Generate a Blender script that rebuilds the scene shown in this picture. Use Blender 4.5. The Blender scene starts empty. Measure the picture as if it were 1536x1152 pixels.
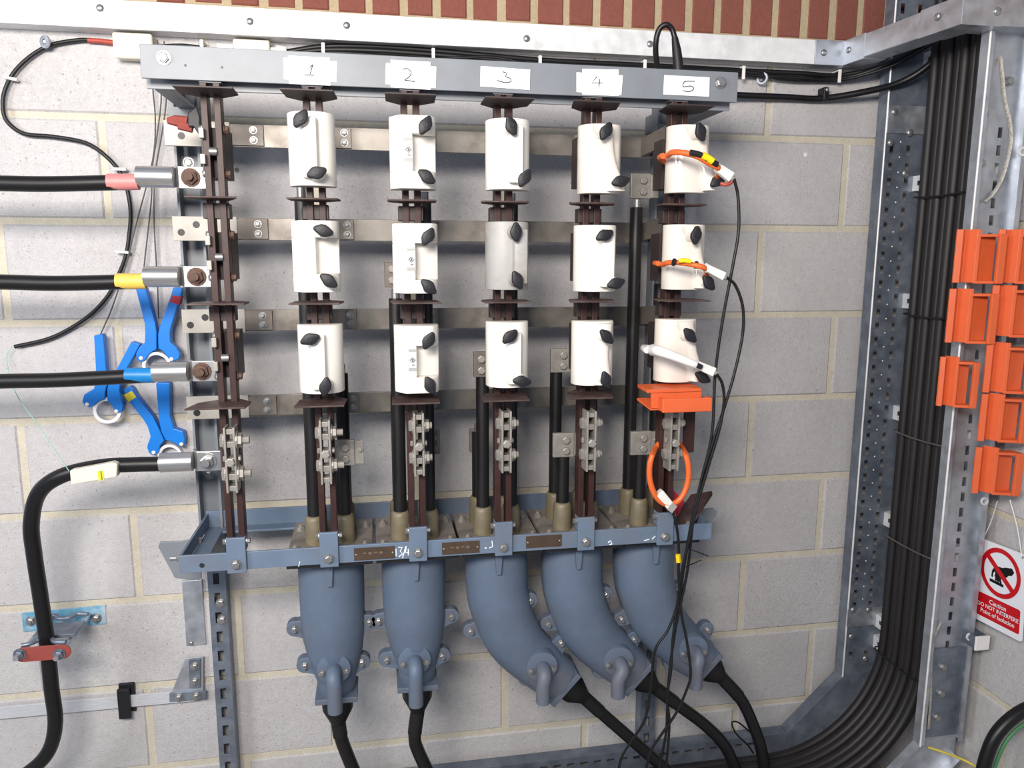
import bpy, bmesh, math, random
from mathutils import Vector, Matrix
random.seed(7)
D = bpy.data
SC = bpy.context.scene
COL = SC.collection
V = Vector

# ------------------------------------------------------------------ camera
F = 1150.0
CAM = V((0.578724, -1.881945, -0.299663))
YAW, PITCH, ROLL = 0.177849, -0.164366, 0.002971
fw = V((math.sin(YAW)*math.cos(PITCH), math.cos(YAW)*math.cos(PITCH), math.sin(PITCH)))
r0 = fw.cross(V((0, 0, 1))).normalized()
u0 = r0.cross(fw)
RT = r0*math.cos(ROLL) + u0*math.sin(ROLL)
UP = -r0*math.sin(ROLL) + u0*math.cos(ROLL)
cam = D.objects.new('camera', D.cameras.new('camera'))
COL.objects.link(cam)
cam.matrix_world = Matrix(((RT.x, UP.x, -fw.x, CAM.x), (RT.y, UP.y, -fw.y, CAM.y), (RT.z, UP.z, -fw.z, CAM.z), (0, 0, 0, 1)))
cam.data.sensor_width = 36.0
cam.data.lens = 36.0*F/1536.0
cam.data.clip_start = 0.02
SC.camera = cam

# ------------------------------------------------------------------ world, lights, exposure
w = D.worlds.new('world'); SC.world = w; w.use_nodes = True
bg = w.node_tree.nodes['Background']
bg.inputs[0].default_value = (0.54, 0.70, 1.0, 1)
bg.inputs[1].default_value = 0.26

def area(name, loc, target, sx, sy, power, color):
    l = D.lights.new(name, 'AREA'); l.shape = 'RECTANGLE'; l.size = sx; l.size_y = sy
    l.energy = power; l.color = color
    o = D.objects.new(name, l); COL.objects.link(o)
    o.location = loc
    o.rotation_euler = (V(target)-V(loc)).to_track_quat('-Z', 'Y').to_euler()
    return o
area('doorway_light', (-1.75, -2.0, 0.1), (0.4, 0, -0.2), 0.7, 0.9, 30.0, (0.97, 0.98, 1.0))
area('front_key_light', (0.05, -2.25, 0.30), (0.5, 0, 0.15), 0.9, 0.45, 62.0, (1.0, 0.93, 0.86))  # warm key from the front, unseen behind the camera
SC.view_settings.view_transform = 'Standard'
SC.view_settings.look = 'None'
SC.view_settings.gamma = 1.0
SC.view_settings.use_curve_mapping = False
SC.view_settings.exposure = 0.32

# ------------------------------------------------------------------ helpers
def ray(px, py):
    return (px-768)/F*RT - (py-576)/F*UP + fw
def at(px, py, Y):                      # point of the photograph at depth plane Y
    d = ray(px, py); return CAM + d*((Y-CAM.y)/d.y)
def atx(px, py, X):
    d = ray(px, py); return CAM + d*((X-CAM.x)/d.x)
def atz(px, py, Z):
    d = ray(px, py); return CAM + d*((Z-CAM.z)/d.z)

def spline(pts, n=6):
    pts = [V(p) for p in pts]
    if len(pts) < 3: return pts
    out = []
    for i in range(len(pts)-1):
        p0 = pts[i-1] if i else pts[0]*2-pts[1]
        p1, p2 = pts[i], pts[i+1]
        p3 = pts[i+2] if i+2 < len(pts) else pts[-1]*2-pts[-2]
        for k in range(n):
            t = k/n
            out.append(0.5*((2*p1)+(p2-p0)*t+(2*p0-5*p1+4*p2-p3)*t*t+(3*p1-p0-3*p2+p3)*t**3))
    out.append(pts[-1]); return out

class MB:
    def __init__(s): s.v = []; s.f = []
    def add(s, vs, fs):
        b = len(s.v); s.v += [V(p) for p in vs]; s.f += [tuple(b+i for i in f) for f in fs]; return s
    def box(s, c, d, R=None):
        c = V(c); h = V(d)/2
        vs = []
        for x in (-1, 1):
            for y in (-1, 1):
                for z in (-1, 1):
                    p = V((x*h.x, y*h.y, z*h.z)); vs.append(c+(R @ p if R else p))
        return s.add(vs, [(0, 1, 3, 2), (4, 6, 7, 5), (0, 4, 5, 1), (2, 3, 7, 6), (0, 2, 6, 4), (1, 5, 7, 3)])
    def bx(s, x0, x1, y0, y1, z0, z1):
        return s.box(((x0+x1)/2, (y0+y1)/2, (z0+z1)/2), (abs(x1-x0), abs(y1-y0), abs(z1-z0)))
    def prism(s, poly, vec):
        n = len(poly); vec = V(vec); poly = [V(p) for p in poly]
        vs = poly+[p+vec for p in poly]
        return s.add(vs, [tuple(range(n))[::-1], tuple(range(n, 2*n))]+[(i, (i+1) % n, n+(i+1) % n, n+i) for i in range(n)])
    def tube(s, pts, r, n=10, caps=True, flat=1.0, closed=False):
        pts = [V(p) for p in pts]; m = len(pts)
        rs = r if isinstance(r, (list, tuple)) else [r]*m
        vs = []; N = None
        for i, p in enumerate(pts):
            if closed: t = pts[(i+1) % m]-pts[i-1]
            else: t = pts[min(i+1, m-1)]-pts[max(i-1, 0)]
            if t.length < 1e-9: t = V((0, 0, 1))
            t.normalize()
            if N is None:
                a = V((0, 0, 1)) if abs(t.z) < 0.9 else V((0, 1, 0))
                N = (a-t*a.dot(t)).normalized()
            else:
                N = (N-t*N.dot(t))
                N = N.normalized() if N.length > 1e-6 else t.orthogonal().normalized()
            B = t.cross(N)
            for k in range(n):
                a = 2*math.pi*k/n
                vs.append(p+(N*math.cos(a)+B*math.sin(a)*flat)*rs[i])
        fs = []
        for i in range(m if closed else m-1):
            j = (i+1) % m
            for k in range(n):
                fs.append((i*n+k, i*n+(k+1) % n, j*n+(k+1) % n, j*n+k))
        if caps and not closed:
            fs.append(tuple(range(n))[::-1]); fs.append(tuple((m-1)*n+k for k in range(n)))
        return s.add(vs, fs)
    def cyl(s, p0, p1, ra, rb=None, n=16):
        return s.tube([p0, p1], [ra, ra if rb is None else rb], n)
    def ring(s, c, ax, ro, ri, h, n=24):
        c = V(c); ax = V(ax).normalized(); N = ax.orthogonal().normalized(); B = ax.cross(N)
        vs = []
        for k in range(n):
            a = 2*math.pi*k/n; d = N*math.cos(a)+B*math.sin(a)
            vs += [c+d*ro, c+d*ro+ax*h, c+d*ri+ax*h, c+d*ri]
        fs = []
        for k in range(n):
            a = 4*k; b = 4*((k+1) % n)
            for q in range(4):
                fs.append((a+q, b+q, b+(q+1) % 4, a+(q+1) % 4))
        return s.add(vs, fs)
    def plate_holes(s, o, u, v, W, H, holes, th, nrm):
        """flat plate o + u*[0,W] + v*[0,H] with rectangular holes (u0,u1,v0,v1) and thickness th along nrm"""
        o, u, v, nrm = V(o), V(u), V(v), V(nrm)
        us = sorted(set([0, W]+[round(max(0, min(W, q)), 5) for h in holes for q in h[:2]]))
        vs_ = sorted(set([0, H]+[round(max(0, min(H, q)), 5) for h in holes for q in h[2:]]))
        ids = {}
        base = len(s.v)
        def vid(i, j, k):
            if (i, j, k) not in ids:
                ids[(i, j, k)] = len(s.v); s.v.append(o+u*us[i]+v*vs_[j]+nrm*(th*k))
            return ids[(i, j, k)]
        solid = {}
        for i in range(len(us)-1):
            for j in range(len(vs_)-1):
                cu = (us[i]+us[i+1])/2; cv = (vs_[j]+vs_[j+1])/2
                solid[(i, j)] = not any(h[0] < cu < h[1] and h[2] < cv < h[3] for h in holes)
        for (i, j), ok in solid.items():
            if not ok: continue
            s.f.append((vid(i, j, 1), vid(i+1, j, 1), vid(i+1, j+1, 1), vid(i, j+1, 1)))
            s.f.append((vid(i, j, 0), vid(i, j+1, 0), vid(i+1, j+1, 0), vid(i+1, j, 0)))
            for di, dj, a, b in ((-1, 0, (i, j), (i, j+1)), (1, 0, (i+1, j+1), (i+1, j)), (0, -1, (i+1, j), (i, j)), (0, 1, (i, j+1), (i+1, j+1))):
                if not solid.get((i+di, j+dj), False):
                    s.f.append((vid(*a, 0), vid(*b, 0), vid(*b, 1), vid(*a, 1)))
        return s
    def mesh(s, name, off, bevel=0, seg=2, smooth=None):
        bm = bmesh.new()
        bv = [bm.verts.new(p-off) for p in s.v]
        for f in s.f:
            try: bm.faces.new([bv[i] for i in f])
            except ValueError: pass
        bmesh.ops.recalc_face_normals(bm, faces=bm.faces)
        if bevel:
            bm.normal_update()
            es = [e for e in bm.edges if len(e.link_faces) == 2 and e.calc_face_angle(0) > 0.5]
            bmesh.ops.bevel(bm, geom=es, offset=bevel, segments=seg, profile=0.5, affect='EDGES', clamp_overlap=True)
        me = D.meshes.new(name); bm.to_mesh(me); bm.free()
        if smooth:
            for p in me.polygons: p.use_smooth = True
            me.set_sharp_from_angle(angle=math.radians(smooth))
        return me

def tag(o, label=None, cat=None, group=None, kind=None):
    if label: o['label'] = label
    if cat: o['category'] = cat
    if group: o['group'] = group
    if kind: o['kind'] = kind
    return o
def thing(name, loc, label, cat, group=None):
    o = D.objects.new(name, None); COL.objects.link(o); o.location = loc; o.empty_display_size = 0.02
    o['wl'] = list(loc)
    return tag(o, label, cat, group)
ORG = {}
def root_of(p):
    while p.parent: p = p.parent
    return p
def part(name, mb, m, parent, bevel=0, smooth=None, seg=2, label=None, kind=None):
    off = V(root_of(parent).location)
    me = mb.mesh(name, off, bevel, seg, smooth); me.materials.append(m)
    o = D.objects.new(name, me); COL.objects.link(o); o.parent = parent
    return tag(o, label, kind=kind)
def solo(name, mb, m, label, cat, group=None, kind=None, bevel=0, smooth=None, seg=2):
    lo = V((min(p.x for p in mb.v), min(p.y for p in mb.v), min(p.z for p in mb.v)))
    hi = V((max(p.x for p in mb.v), max(p.y for p in mb.v), max(p.z for p in mb.v)))
    off = V(((lo.x+hi.x)/2, (lo.y+hi.y)/2, lo.z))
    me = mb.mesh(name, off, bevel, seg, smooth); me.materials.append(m)
    o = D.objects.new(name, me); COL.objects.link(o); o.location = off
    return tag(o, label, cat, group, kind)
CACHE = {}
def inst(name, key, maker, m, parent, pos, axis=(0, -1, 0), spin=0.0, smooth=None):
    k = (key, m.name)
    if k not in CACHE:
        me = maker().mesh(name, V((0, 0, 0)), 0, 2, smooth); me.materials.append(m); CACHE[k] = me
    o = D.objects.new(name, CACHE[k]); COL.objects.link(o); o.parent = parent
    o.location = V(pos)-V(root_of(parent).location)
    q = V((0, 0, 1)).rotation_difference(V(axis))
    o.rotation_mode = 'QUATERNION'
    from mathutils import Quaternion
    o.rotation_quaternion = q @ Quaternion((0, 0, 1), spin)
    return o
def bolt(parent, pos, axis=(0, -1, 0), r=0.007, h=0.006, washer=True, m=None, spin=0.3, name='bolt', stud=0.0):
    def mk():
        b = MB()
        if washer: b.cyl((0, 0, 0), (0, 0, h*0.25), r*1.3, n=14)
        b.cyl((0, 0, h*0.2), (0, 0, h*0.9), r, n=6)
        b.cyl((0, 0, h*0.9), (0, 0, h), r*0.97, r*0.75, n=6)
        if stud: b.cyl((0, 0, h), (0, 0, h+stud), r*0.55, n=10)
        return b
    return inst(name, ('bolt', r, h, washer, stud), mk, m or M['zinc'], parent, pos, axis, spin)
def dome(parent, pos, axis=(0, -1, 0), r=0.006, m=None, name='screw'):
    def mk():
        b = MB(); n = 5
        return b.tube([(0, 0, r*0.6*math.sin(i/n*math.pi/2)) for i in range(n+1)], [max(r*math.cos(i/n*math.pi/2), 1e-4) for i in range(n+1)], 14)
    return inst(name, ('dome', r), mk, m or M['zinc'], parent, pos, axis, smooth=40)

# ------------------------------------------------------------------ materials
M = {}
def lin(c):
    return tuple((x/12.92 if x <= 0.04045 else ((x+0.055)/1.055)**2.4) for x in c)
def mat(name, srgb, rough=0.5, metal=0.0, var=0.12, scale=30, bump=0.0, bscale=120, spec=0.5, tint=None, tint_amt=0.4, tscale=4, coat=0.0, rvar=0.0, stretch=None):
    m = D.materials.new(name); m.use_nodes = True
    nt = m.node_tree; N = nt.nodes; L = nt.links
    b = N['Principled BSDF']
    c = lin(srgb)
    tc = N.new('ShaderNodeTexCoord')
    src = tc.outputs['Object']
    if stretch:
        mp = N.new('ShaderNodeMapping'); mp.inputs['Scale'].default_value = stretch
        L.new(src, mp.inputs[0]); src = mp.outputs[0]
    n1 = N.new('ShaderNodeTexNoise'); n1.inputs['Scale'].default_value = scale; n1.inputs['Detail'].default_value = 5
    L.new(src, n1.inputs['Vector'])
    rp = N.new('ShaderNodeValToRGB')
    rp.color_ramp.elements[0].position = 0.3; rp.color_ramp.elements[1].position = 0.7
    rp.color_ramp.elements[0].color = (*[x*(1-var) for x in c], 1)
    rp.color_ramp.elements[1].color = (*[min(1, x*(1+var)) for x in c], 1)
    L.new(n1.outputs[0], rp.inputs[0])
    out = rp.outputs[0]
    if tint:
        n2 = N.new('ShaderNodeTexNoise'); n2.inputs['Scale'].default_value = tscale; n2.inputs['Detail'].default_value = 6; n2.inputs['Roughness'].default_value = 0.65
        L.new(src, n2.inputs['Vector'])
        r2 = N.new('ShaderNodeValToRGB'); r2.color_ramp.elements[0].position = 0.48; r2.color_ramp.elements[1].position = 0.7
        r2.color_ramp.elements[0].color = (0, 0, 0, 1); r2.color_ramp.elements[1].color = (tint_amt,)*3+(1,)
        L.new(n2.outputs[0], r2.inputs[0])
        mx = N.new('ShaderNodeMix'); mx.data_type = 'RGBA'
        L.new(r2.outputs[0], mx.inputs['Factor']); L.new(out, mx.inputs['A']); mx.inputs['B'].default_value = (*lin(tint), 1)
        out = mx.outputs['Result']
    L.new(out, b.inputs['Base Color'])
    b.inputs['Roughness'].default_value = rough; b.inputs['Metallic'].default_value = metal
    b.inputs['Specular IOR Level'].default_value = spec
    if coat: b.inputs['Coat Weight'].default_value = coat; b.inputs['Coat Roughness'].default_value = 0.08
    if rvar:
        mr = N.new('ShaderNodeMapRange'); mr.inputs['From Min'].default_value = 0.3; mr.inputs['From Max'].default_value = 0.7
        mr.inputs['To Min'].default_value = max(0.05, rough-rvar); mr.inputs['To Max'].default_value = min(1, rough+rvar)
        L.new(n1.outputs[0], mr.inputs['Value']); L.new(mr.outputs[0], b.inputs['Roughness'])
    if bump:
        n3 = N.new('ShaderNodeTexNoise'); n3.inputs['Scale'].default_value = bscale; n3.inputs['Detail'].default_value = 4
        L.new(tc.outputs['Object'], n3.inputs['Vector'])
        bp = N.new('ShaderNodeBump'); bp.inputs['Strength'].default_value = bump; bp.inputs['Distance'].default_value = 0.004
        L.new(n3.outputs[0], bp.inputs['Height']); L.new(bp.outputs[0], b.inputs['Normal'])
    M[name] = m
    return m
mat('zinc', (0.62, 0.62, 0.62), 0.38, 0.75, 0.15, 60)
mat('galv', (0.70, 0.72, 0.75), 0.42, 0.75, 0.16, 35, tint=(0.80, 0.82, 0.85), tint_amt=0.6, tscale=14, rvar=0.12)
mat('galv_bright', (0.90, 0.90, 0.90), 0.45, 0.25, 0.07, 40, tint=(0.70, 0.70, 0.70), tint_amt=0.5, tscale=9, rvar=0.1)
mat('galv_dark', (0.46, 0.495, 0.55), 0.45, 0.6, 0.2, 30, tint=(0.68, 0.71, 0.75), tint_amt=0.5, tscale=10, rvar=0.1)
mat('paint_grey', (0.47, 0.49, 0.515), 0.45, 0, 0.06, 20, tint=(0.40, 0.39, 0.39), tint_amt=0.3, tscale=9)
mat('paint_blue', (0.39, 0.455, 0.535), 0.5, 0, 0.08, 18, tint=(0.42, 0.40, 0.40), tint_amt=0.55, tscale=7)
mat('iron_blue', (0.35, 0.405, 0.48), 0.55, 0, 0.1, 14, bump=0.15, bscale=60, tint=(0.41, 0.385, 0.38), tint_amt=0.8, tscale=5)
mat('tinned', (0.49, 0.47, 0.445), 0.40, 0.45, 0.25, 12, tint=(0.33, 0.30, 0.27), tint_amt=0.85, tscale=8, rvar=0.1)
mat('tinned_dark', (0.44, 0.41, 0.385), 0.45, 0.3, 0.2, 14, tint=(0.28, 0.25, 0.23), tint_amt=0.7, tscale=9)
mat('tab_bright', (0.60, 0.585, 0.56), 0.5, 0.35, 0.12, 25, tint=(0.62, 0.59, 0.55), tint_amt=0.5, tscale=14)
mat('lug_silver', (0.74, 0.74, 0.74), 0.33, 0.85, 0.08, 20, stretch=(1, 1, 14))
mat('rust', (0.37, 0.28, 0.24), 0.7, 0.2, 0.25, 60, bump=0.3)
mat('maroon', (0.205, 0.115, 0.105), 0.5, 0, 0.25, 30, tint=(0.24, 0.15, 0.14), tint_amt=0.8, tscale=18, spec=0.4)
mat('barrier', (0.245, 0.17, 0.16), 0.62, 0, 0.18, 22, tint=(0.44, 0.39, 0.36), tint_amt=0.7, tscale=14)
mat('barrier_dark', (0.20, 0.155, 0.15), 0.55, 0, 0.15, 22)
mat('carrier_white', (0.90, 0.885, 0.855), 0.38, 0, 0.025, 9, tint=(0.80, 0.77, 0.72), tint_amt=0.35, tscale=12)
mat('carrier_gloss', (0.865, 0.84, 0.80), 0.16, 0, 0.03, 9, coat=0.5)
mat('carrier_grey', (0.64, 0.635, 0.625), 0.5, 0, 0.05, 14, tint=(0.52, 0.48, 0.43), tint_amt=0.5, tscale=16)
mat('knob_black', (0.12, 0.12, 0.14), 0.5, 0, 0.15, 30, spec=0.35)
mat('link_grey', (0.60, 0.585, 0.56), 0.5, 0.35, 0.15, 40, tint=(0.42, 0.40, 0.38), tint_amt=0.5, tscale=25)
mat('bushing', (0.43, 0.395, 0.315), 0.5, 0, 0.12, 20, tint=(0.58, 0.55, 0.48), tint_amt=0.4, tscale=20)
mat('core_black', (0.085, 0.08, 0.085), 0.45, 0, 0.2, 20, stretch=(30, 30, 2))
mat('cable_black', (0.075, 0.07, 0.078), 0.4, 0, 0.15, 25, spec=0.4)
mat('riser_black', (0.095, 0.083, 0.088), 0.55, 0, 0.2, 12)
mat('boot_black', (0.045, 0.045, 0.05), 0.55, 0, 0.15, 25)
mat('thin_black', (0.06, 0.06, 0.07), 0.5, 0, 0.1, 30)
mat('wire_grey', (0.36, 0.35, 0.34), 0.5, 0.2, 0.1, 40)
mat('sleeve_red', (0.80, 0.50, 0.49), 0.45, 0, 0.06, 60)
mat('sleeve_yellow', (0.88, 0.73, 0.33), 0.45, 0, 0.06, 60)
mat('sleeve_blue', (0.08, 0.46, 0.72), 0.4, 0, 0.06, 60)
mat('heat_red', (0.64, 0.26, 0.20), 0.5, 0, 0.06, 60)
mat('clamp_blue', (0.01, 0.45, 0.80), 0.4, 0, 0.07, 25)
mat('tape_red', (0.66, 0.13, 0.20), 0.45, 0, 0.05, 30)
mat('tape_yellow', (0.83, 0.77, 0.20), 0.45, 0, 0.05, 30)
mat('label_yellow', (0.97, 0.82, 0.08), 0.45, 0, 0.03, 30)
mat('orange', (0.835, 0.38, 0.21), 0.42, 0, 0.05, 20)
mat('coil_orange', (0.86, 0.40, 0.18), 0.4, 0, 0.05, 30)
mat('plastic_white', (0.90, 0.89, 0.875), 0.4, 0, 0.03, 30)
mat('box_cream', (0.86, 0.83, 0.765), 0.4, 0, 0.03, 20)
mat('paper', (0.95, 0.95, 0.95), 0.6, 0, 0.015, 40)
mat('pencil', (0.20, 0.20, 0.22), 0.7, 0, 0.05, 40)
mat('brass_plate', (0.315, 0.255, 0.205), 0.5, 0.3, 0.15, 40)
mat('nameplate_engraving', (0.45, 0.40, 0.34), 0.5, 0.3, 0.1, 40)
mat('paint_white', (0.93, 0.94, 0.95), 0.6, 0, 0.02, 40)
mat('red_oxide', (0.56, 0.26, 0.23), 0.5, 0, 0.1, 25)
mat('film_blue', (0.42, 0.66, 0.78), 0.4, 0.2, 0.2, 20, tint=(0.80, 0.84, 0.86), tint_amt=0.9, tscale=16)
mat('alu', (0.82, 0.83, 0.85), 0.4, 0.35, 0.1, 30, stretch=(2, 1, 14))
mat('sign_white', (0.90, 0.91, 0.93), 0.4, 0, 0.01, 30)
mat('sign_red', (0.76, 0.06, 0.10), 0.4, 0, 0.02, 30)
mat('sign_black', (0.03, 0.03, 0.035), 0.45, 0, 0.02, 30)
mat('earth_green', (0.30, 0.55, 0.36), 0.45, 0, 0.1, 40)
mat('earth_yellow', (0.80, 0.72, 0.30), 0.45, 0, 0.1, 40)
mat('braid', (0.72, 0.70, 0.66), 0.5, 0.4, 0.3, 200, bump=0.6, bscale=400)
mat('teal_thread', (0.55, 0.75, 0.68), 0.6, 0, 0.05, 40)
mat('dust_plate', (0.50, 0.475, 0.45), 0.75, 0, 0.2, 40, bump=0.2, tint=(0.36, 0.32, 0.29), tint_amt=0.6, tscale=15)
mat('floor_concrete', (0.62, 0.61, 0.59), 0.8, 0, 0.12, 10, bump=0.2)

def wall_mat(name, base, pit, mort=False):
    m = D.materials.new(name); m.use_nodes = True; nt = m.node_tree; N = nt.nodes; L = nt.links
    b = N['Principled BSDF']; b.inputs['Roughness'].default_value = 0.85; b.inputs['Specular IOR Level'].default_value = 0.25
    g = N.new('ShaderNodeNewGeometry')
    oi = N.new('ShaderNodeObjectInfo')
    def noise(sc, det, rough=0.5):
        n = N.new('ShaderNodeTexNoise'); n.inputs['Scale'].default_value = sc; n.inputs['Detail'].default_value = det; n.inputs['Roughness'].default_value = rough
        L.new(g.outputs['Position'], n.inputs['Vector']); return n.outputs[0]
    def ramp(src, a, b_, ca, cb):
        r = N.new('ShaderNodeValToRGB'); r.color_ramp.elements[0].position = a; r.color_ramp.elements[1].position = b_
        r.color_ramp.elements[0].color = (*ca, 1); r.color_ramp.elements[1].color = (*cb, 1); L.new(src, r.inputs[0]); return r.outputs[0]
    def mult(a, b_):
        x = N.new('ShaderNodeMix'); x.data_type = 'RGBA'; x.blend_type = 'MULTIPLY'; x.inputs['Factor'].default_value = 1
        L.new(a, x.inputs['A']); L.new(b_, x.inputs['B']); return x.outputs['Result']
    c = lin(base)
    fine = noise(330, 3, 0.6); mid = noise(60, 5, 0.6); big = noise(4.0, 4, 0.55); pits = noise(170, 2, 0.5)
    col = ramp(big, 0.35, 0.7, [x*0.93 for x in c], [min(1, x*1.05) for x in c])
    col = mult(col, ramp(mid, 0.3, 0.7, (0.93, 0.925, 0.91), (1.04, 1.04, 1.04)))
    col = mult(col, ramp(fine, 0.3, 0.62, (0.86, 0.855, 0.85), (1.03, 1.03, 1.03)))
    if pit: col = mult(col, ramp(pits, 0.26, 0.36, (0.55, 0.54, 0.54), (1, 1, 1)))
    if not mort:
        rr = ramp(oi.outputs['Random'], 0, 1, (0.95, 0.95, 0.96), (1.03, 1.03, 1.02)); col = mult(col, rr)
    L.new(col, b.inputs['Base Color'])
    ad = N.new('ShaderNodeMath'); ad.operation = 'ADD'; L.new(fine, ad.inputs[0]); L.new(mid, ad.inputs[1])
    bp = N.new('ShaderNodeBump'); bp.inputs['Strength'].default_value = 0.55; bp.inputs['Distance'].default_value = 0.003
    L.new(ad.outputs[0], bp.inputs['Height']); L.new(bp.outputs[0], b.inputs['Normal'])
    M[name] = m
wall_mat('block', (0.765, 0.757, 0.76), True)
wall_mat('mortar', (0.81, 0.78, 0.71), False, True)
wall_mat('brick', (0.52, 0.315, 0.27), False)
wall_mat('mortar_brick', (0.70, 0.635, 0.52), False, True)

# ------------------------------------------------------------------ setting: walls and floor
XR = 2.03
XL = -1.35
mb = MB().bx(XL, XR+0.12, 0.0035, 0.12, -1.8, 0.62)
wb = D.objects.new('wall_back', mb.mesh('wall_back', V((0, 0, 0)))); COL.objects.link(wb); wb.data.materials.append(M['mortar'])
tag(wb, 'pale grey concrete block wall with a red brick soldier course above', kind='structure')
wr_mb = MB().bx(XR+0.0035, XR+0.12, -1.7, 0.0, -1.8, 0.62)
wr = D.objects.new('wall_right', wr_mb.mesh('wall_right', V((0, 0, 0)))); COL.objects.link(wr); wr.data.materials.append(M['mortar'])
tag(wr, 'pale grey concrete block wall on the right', kind='structure')
fl = D.objects.new('floor', MB().bx(XL, XR+0.12, -3.4, 0.12, -1.9, -1.8).mesh('floor', V((0, 0, 0)))); COL.objects.link(fl)
fl.data.materials.append(M['floor_concrete']); tag(fl, 'grey concrete floor', kind='structure')

def slab(wd, ht, dp, ch, ax):
    """chamfered slab centred on face; ax='y' faces -Y, ax='x' faces -X"""
    m = MB(); a, b = wd/2, ht/2
    P = []
    for (ww, hh, d) in ((a, b, dp), (a, b, ch), (a-ch, b-ch, 0)):
        for sx, sz in ((-1, -1), (1, -1), (1, 1), (-1, 1)):
            P.append((sx*ww, d, sz*hh))
    F_ = [(8, 9, 10, 11)]+[(4+i, 4+(i+1) % 4, 8+(i+1) % 4, 8+i) for i in range(4)]+[(i, (i+1) % 4, 4+(i+1) % 4, 4+i) for i in range(4)]+[(3, 2, 1, 0)]
    if ax == 'x': P = [(p[1], p[0], p[2]) for p in P]
    return m.add(P, F_)
def lay(parent, name, m, ax, c, wd, ht, dp=0.02, ch=0.004, jit=0.0):
    k = ('slab', name, round(wd, 4), round(ht, 4), ax)
    if k not in CACHE:
        me = slab(wd, ht, dp, ch, ax).mesh(name, V((0, 0, 0))); me.materials.append(M[m]); CACHE[k] = me
    o = D.objects.new(name, CACHE[k]); COL.objects.link(o); o.parent = parent
    c = V(c)
    if ax == 'y': c.y += random.uniform(-jit, jit)
    else: c.x += random.uniform(-jit, jit)
    o.location = c
J = 0.0145
for k in range(-1, 8):
    z = -0.225*(k+0.5)
    x = XL if k % 2 == 0 else XL-0.225
    while x < XR-0.01:
        a, b = max(x, XL), min(x+0.45, XR)
        if b-a > 0.05: lay(wb, 'block', 'block', 'y', ((a+b)/2, 0, z), b-a-J, 0.225-J, jit=0.0012)
        x += 0.45
    y = 0.0 if k % 2 == 0 else 0.225
    while y > -1.69:
        a, b = min(y, 0.0), max(y-0.45, -1.7)
        if a-b > 0.05: lay(wr, 'block', 'block', 'x', (XR, (a+b)/2, z), a-b-J, 0.225-J, jit=0.0012)
        y -= 0.45
# mortar backing of the brick course has its own colour
part('brick_bedding', MB().bx(XL, XR, 0.0022, 0.0034, 0.2275, 0.62), M['mortar_brick'], wb)
x = 0.977-0.0767*31
while x < XR-0.03:
    if x > XL:
        wdt = 0.0585+random.uniform(-0.003, 0.003)
        lay(wb, 'brick', 'brick', 'y', (x+0.029+random.uniform(-.002, .002), -0.0005, 0.3505+random.uniform(-.002, .002)), round(wdt, 3), 0.211, 0.012, 0.003, 0.0015)
    x += 0.0767
x = XL
while x < XR-0.1:
    lay(wb, 'brick', 'brick', 'y', (x+0.11, -0.0005, 0.505), 0.213, 0.063, 0.012, 0.003, 0.0015); x += 0.225
for i in range(7):
    lay(wr, 'brick', 'brick', 'x', (XR-0.0005, -0.11-0.225*i, 0.29), 0.213, 0.063, 0.012, 0.003, 0.001)
    lay(wr, 'brick', 'brick', 'x', (XR-0.0005, -0.22-0.225*i, 0.365), 0.213, 0.063, 0.012, 0.003, 0.001)

# ------------------------------------------------------------------ metal cable trunking round the top
TZ0, TZ1 = 0.172, 0.2255
t = thing('cable_trunking', (0.5, 0, TZ0), 'galvanised metal trunking running under the red bricks and boxing round the corner', 'trunking')
part('trunk_body', MB().bx(XL, 1.735, -0.051, 0.0, TZ0, TZ1), M['galv_bright'], t, bevel=0.002)  # strong light on this run is put into a paler galvanised material
def vstrip(pts, z0, z1):
    return MB().prism([(p[0], p[1], z0) for p in pts], (0, 0, z1-z0))
part('trunk_lid', MB().bx(XL, 1.66, -0.055, -0.050, TZ0-0.002, TZ1+0.001), M['galv_bright'], t, bevel=0.001)
part('corner_cover', vstrip([(1.66, -0.0565), (1.735, -0.0565), (1.742, -0.13), (1.80, -0.13), (1.79, -0.001), (1.66, -0.001)], TZ0-0.003, TZ1+0.002), M['galv'], t, bevel=0.001)
part('trunk_body', vstrip([(1.742, -0.12), (1.770, -0.408), (1.83, -0.40), (1.80, -0.10)], TZ0, TZ1), M['galv'], t, bevel=0.002)
part('corner_cover', vstrip([(1.769, -0.411), (1.862, -0.411), (1.862, -0.353), (1.83, -0.353), (1.82, -0.30), (1.757, -0.30)], TZ0-0.002, TZ1+0.002), M['galv'], t, bevel=0.001)
part('trunk_body', MB().bx(1.86, XR, -0.409, -0.353, TZ0, TZ1), M['galv'], t, bevel=0.002)
for px, py in ((150, 12), (375, 32), (975, 66), (520, 38), (790, 58)):
    dome(t, at(px, py, -0.055), r=0.008)
dome(t, at(1236, 79, -0.057), r=0.008)
for px, py in ((1273, 75), (1347, 47), (1406, 25)):
    dome(t, atx(px, py, 1.737 if px < 1300 else 1.76), (-1, 0, 0), r=0.008)
dome(t, at(1496, 17, -0.411), r=0.009)

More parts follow.
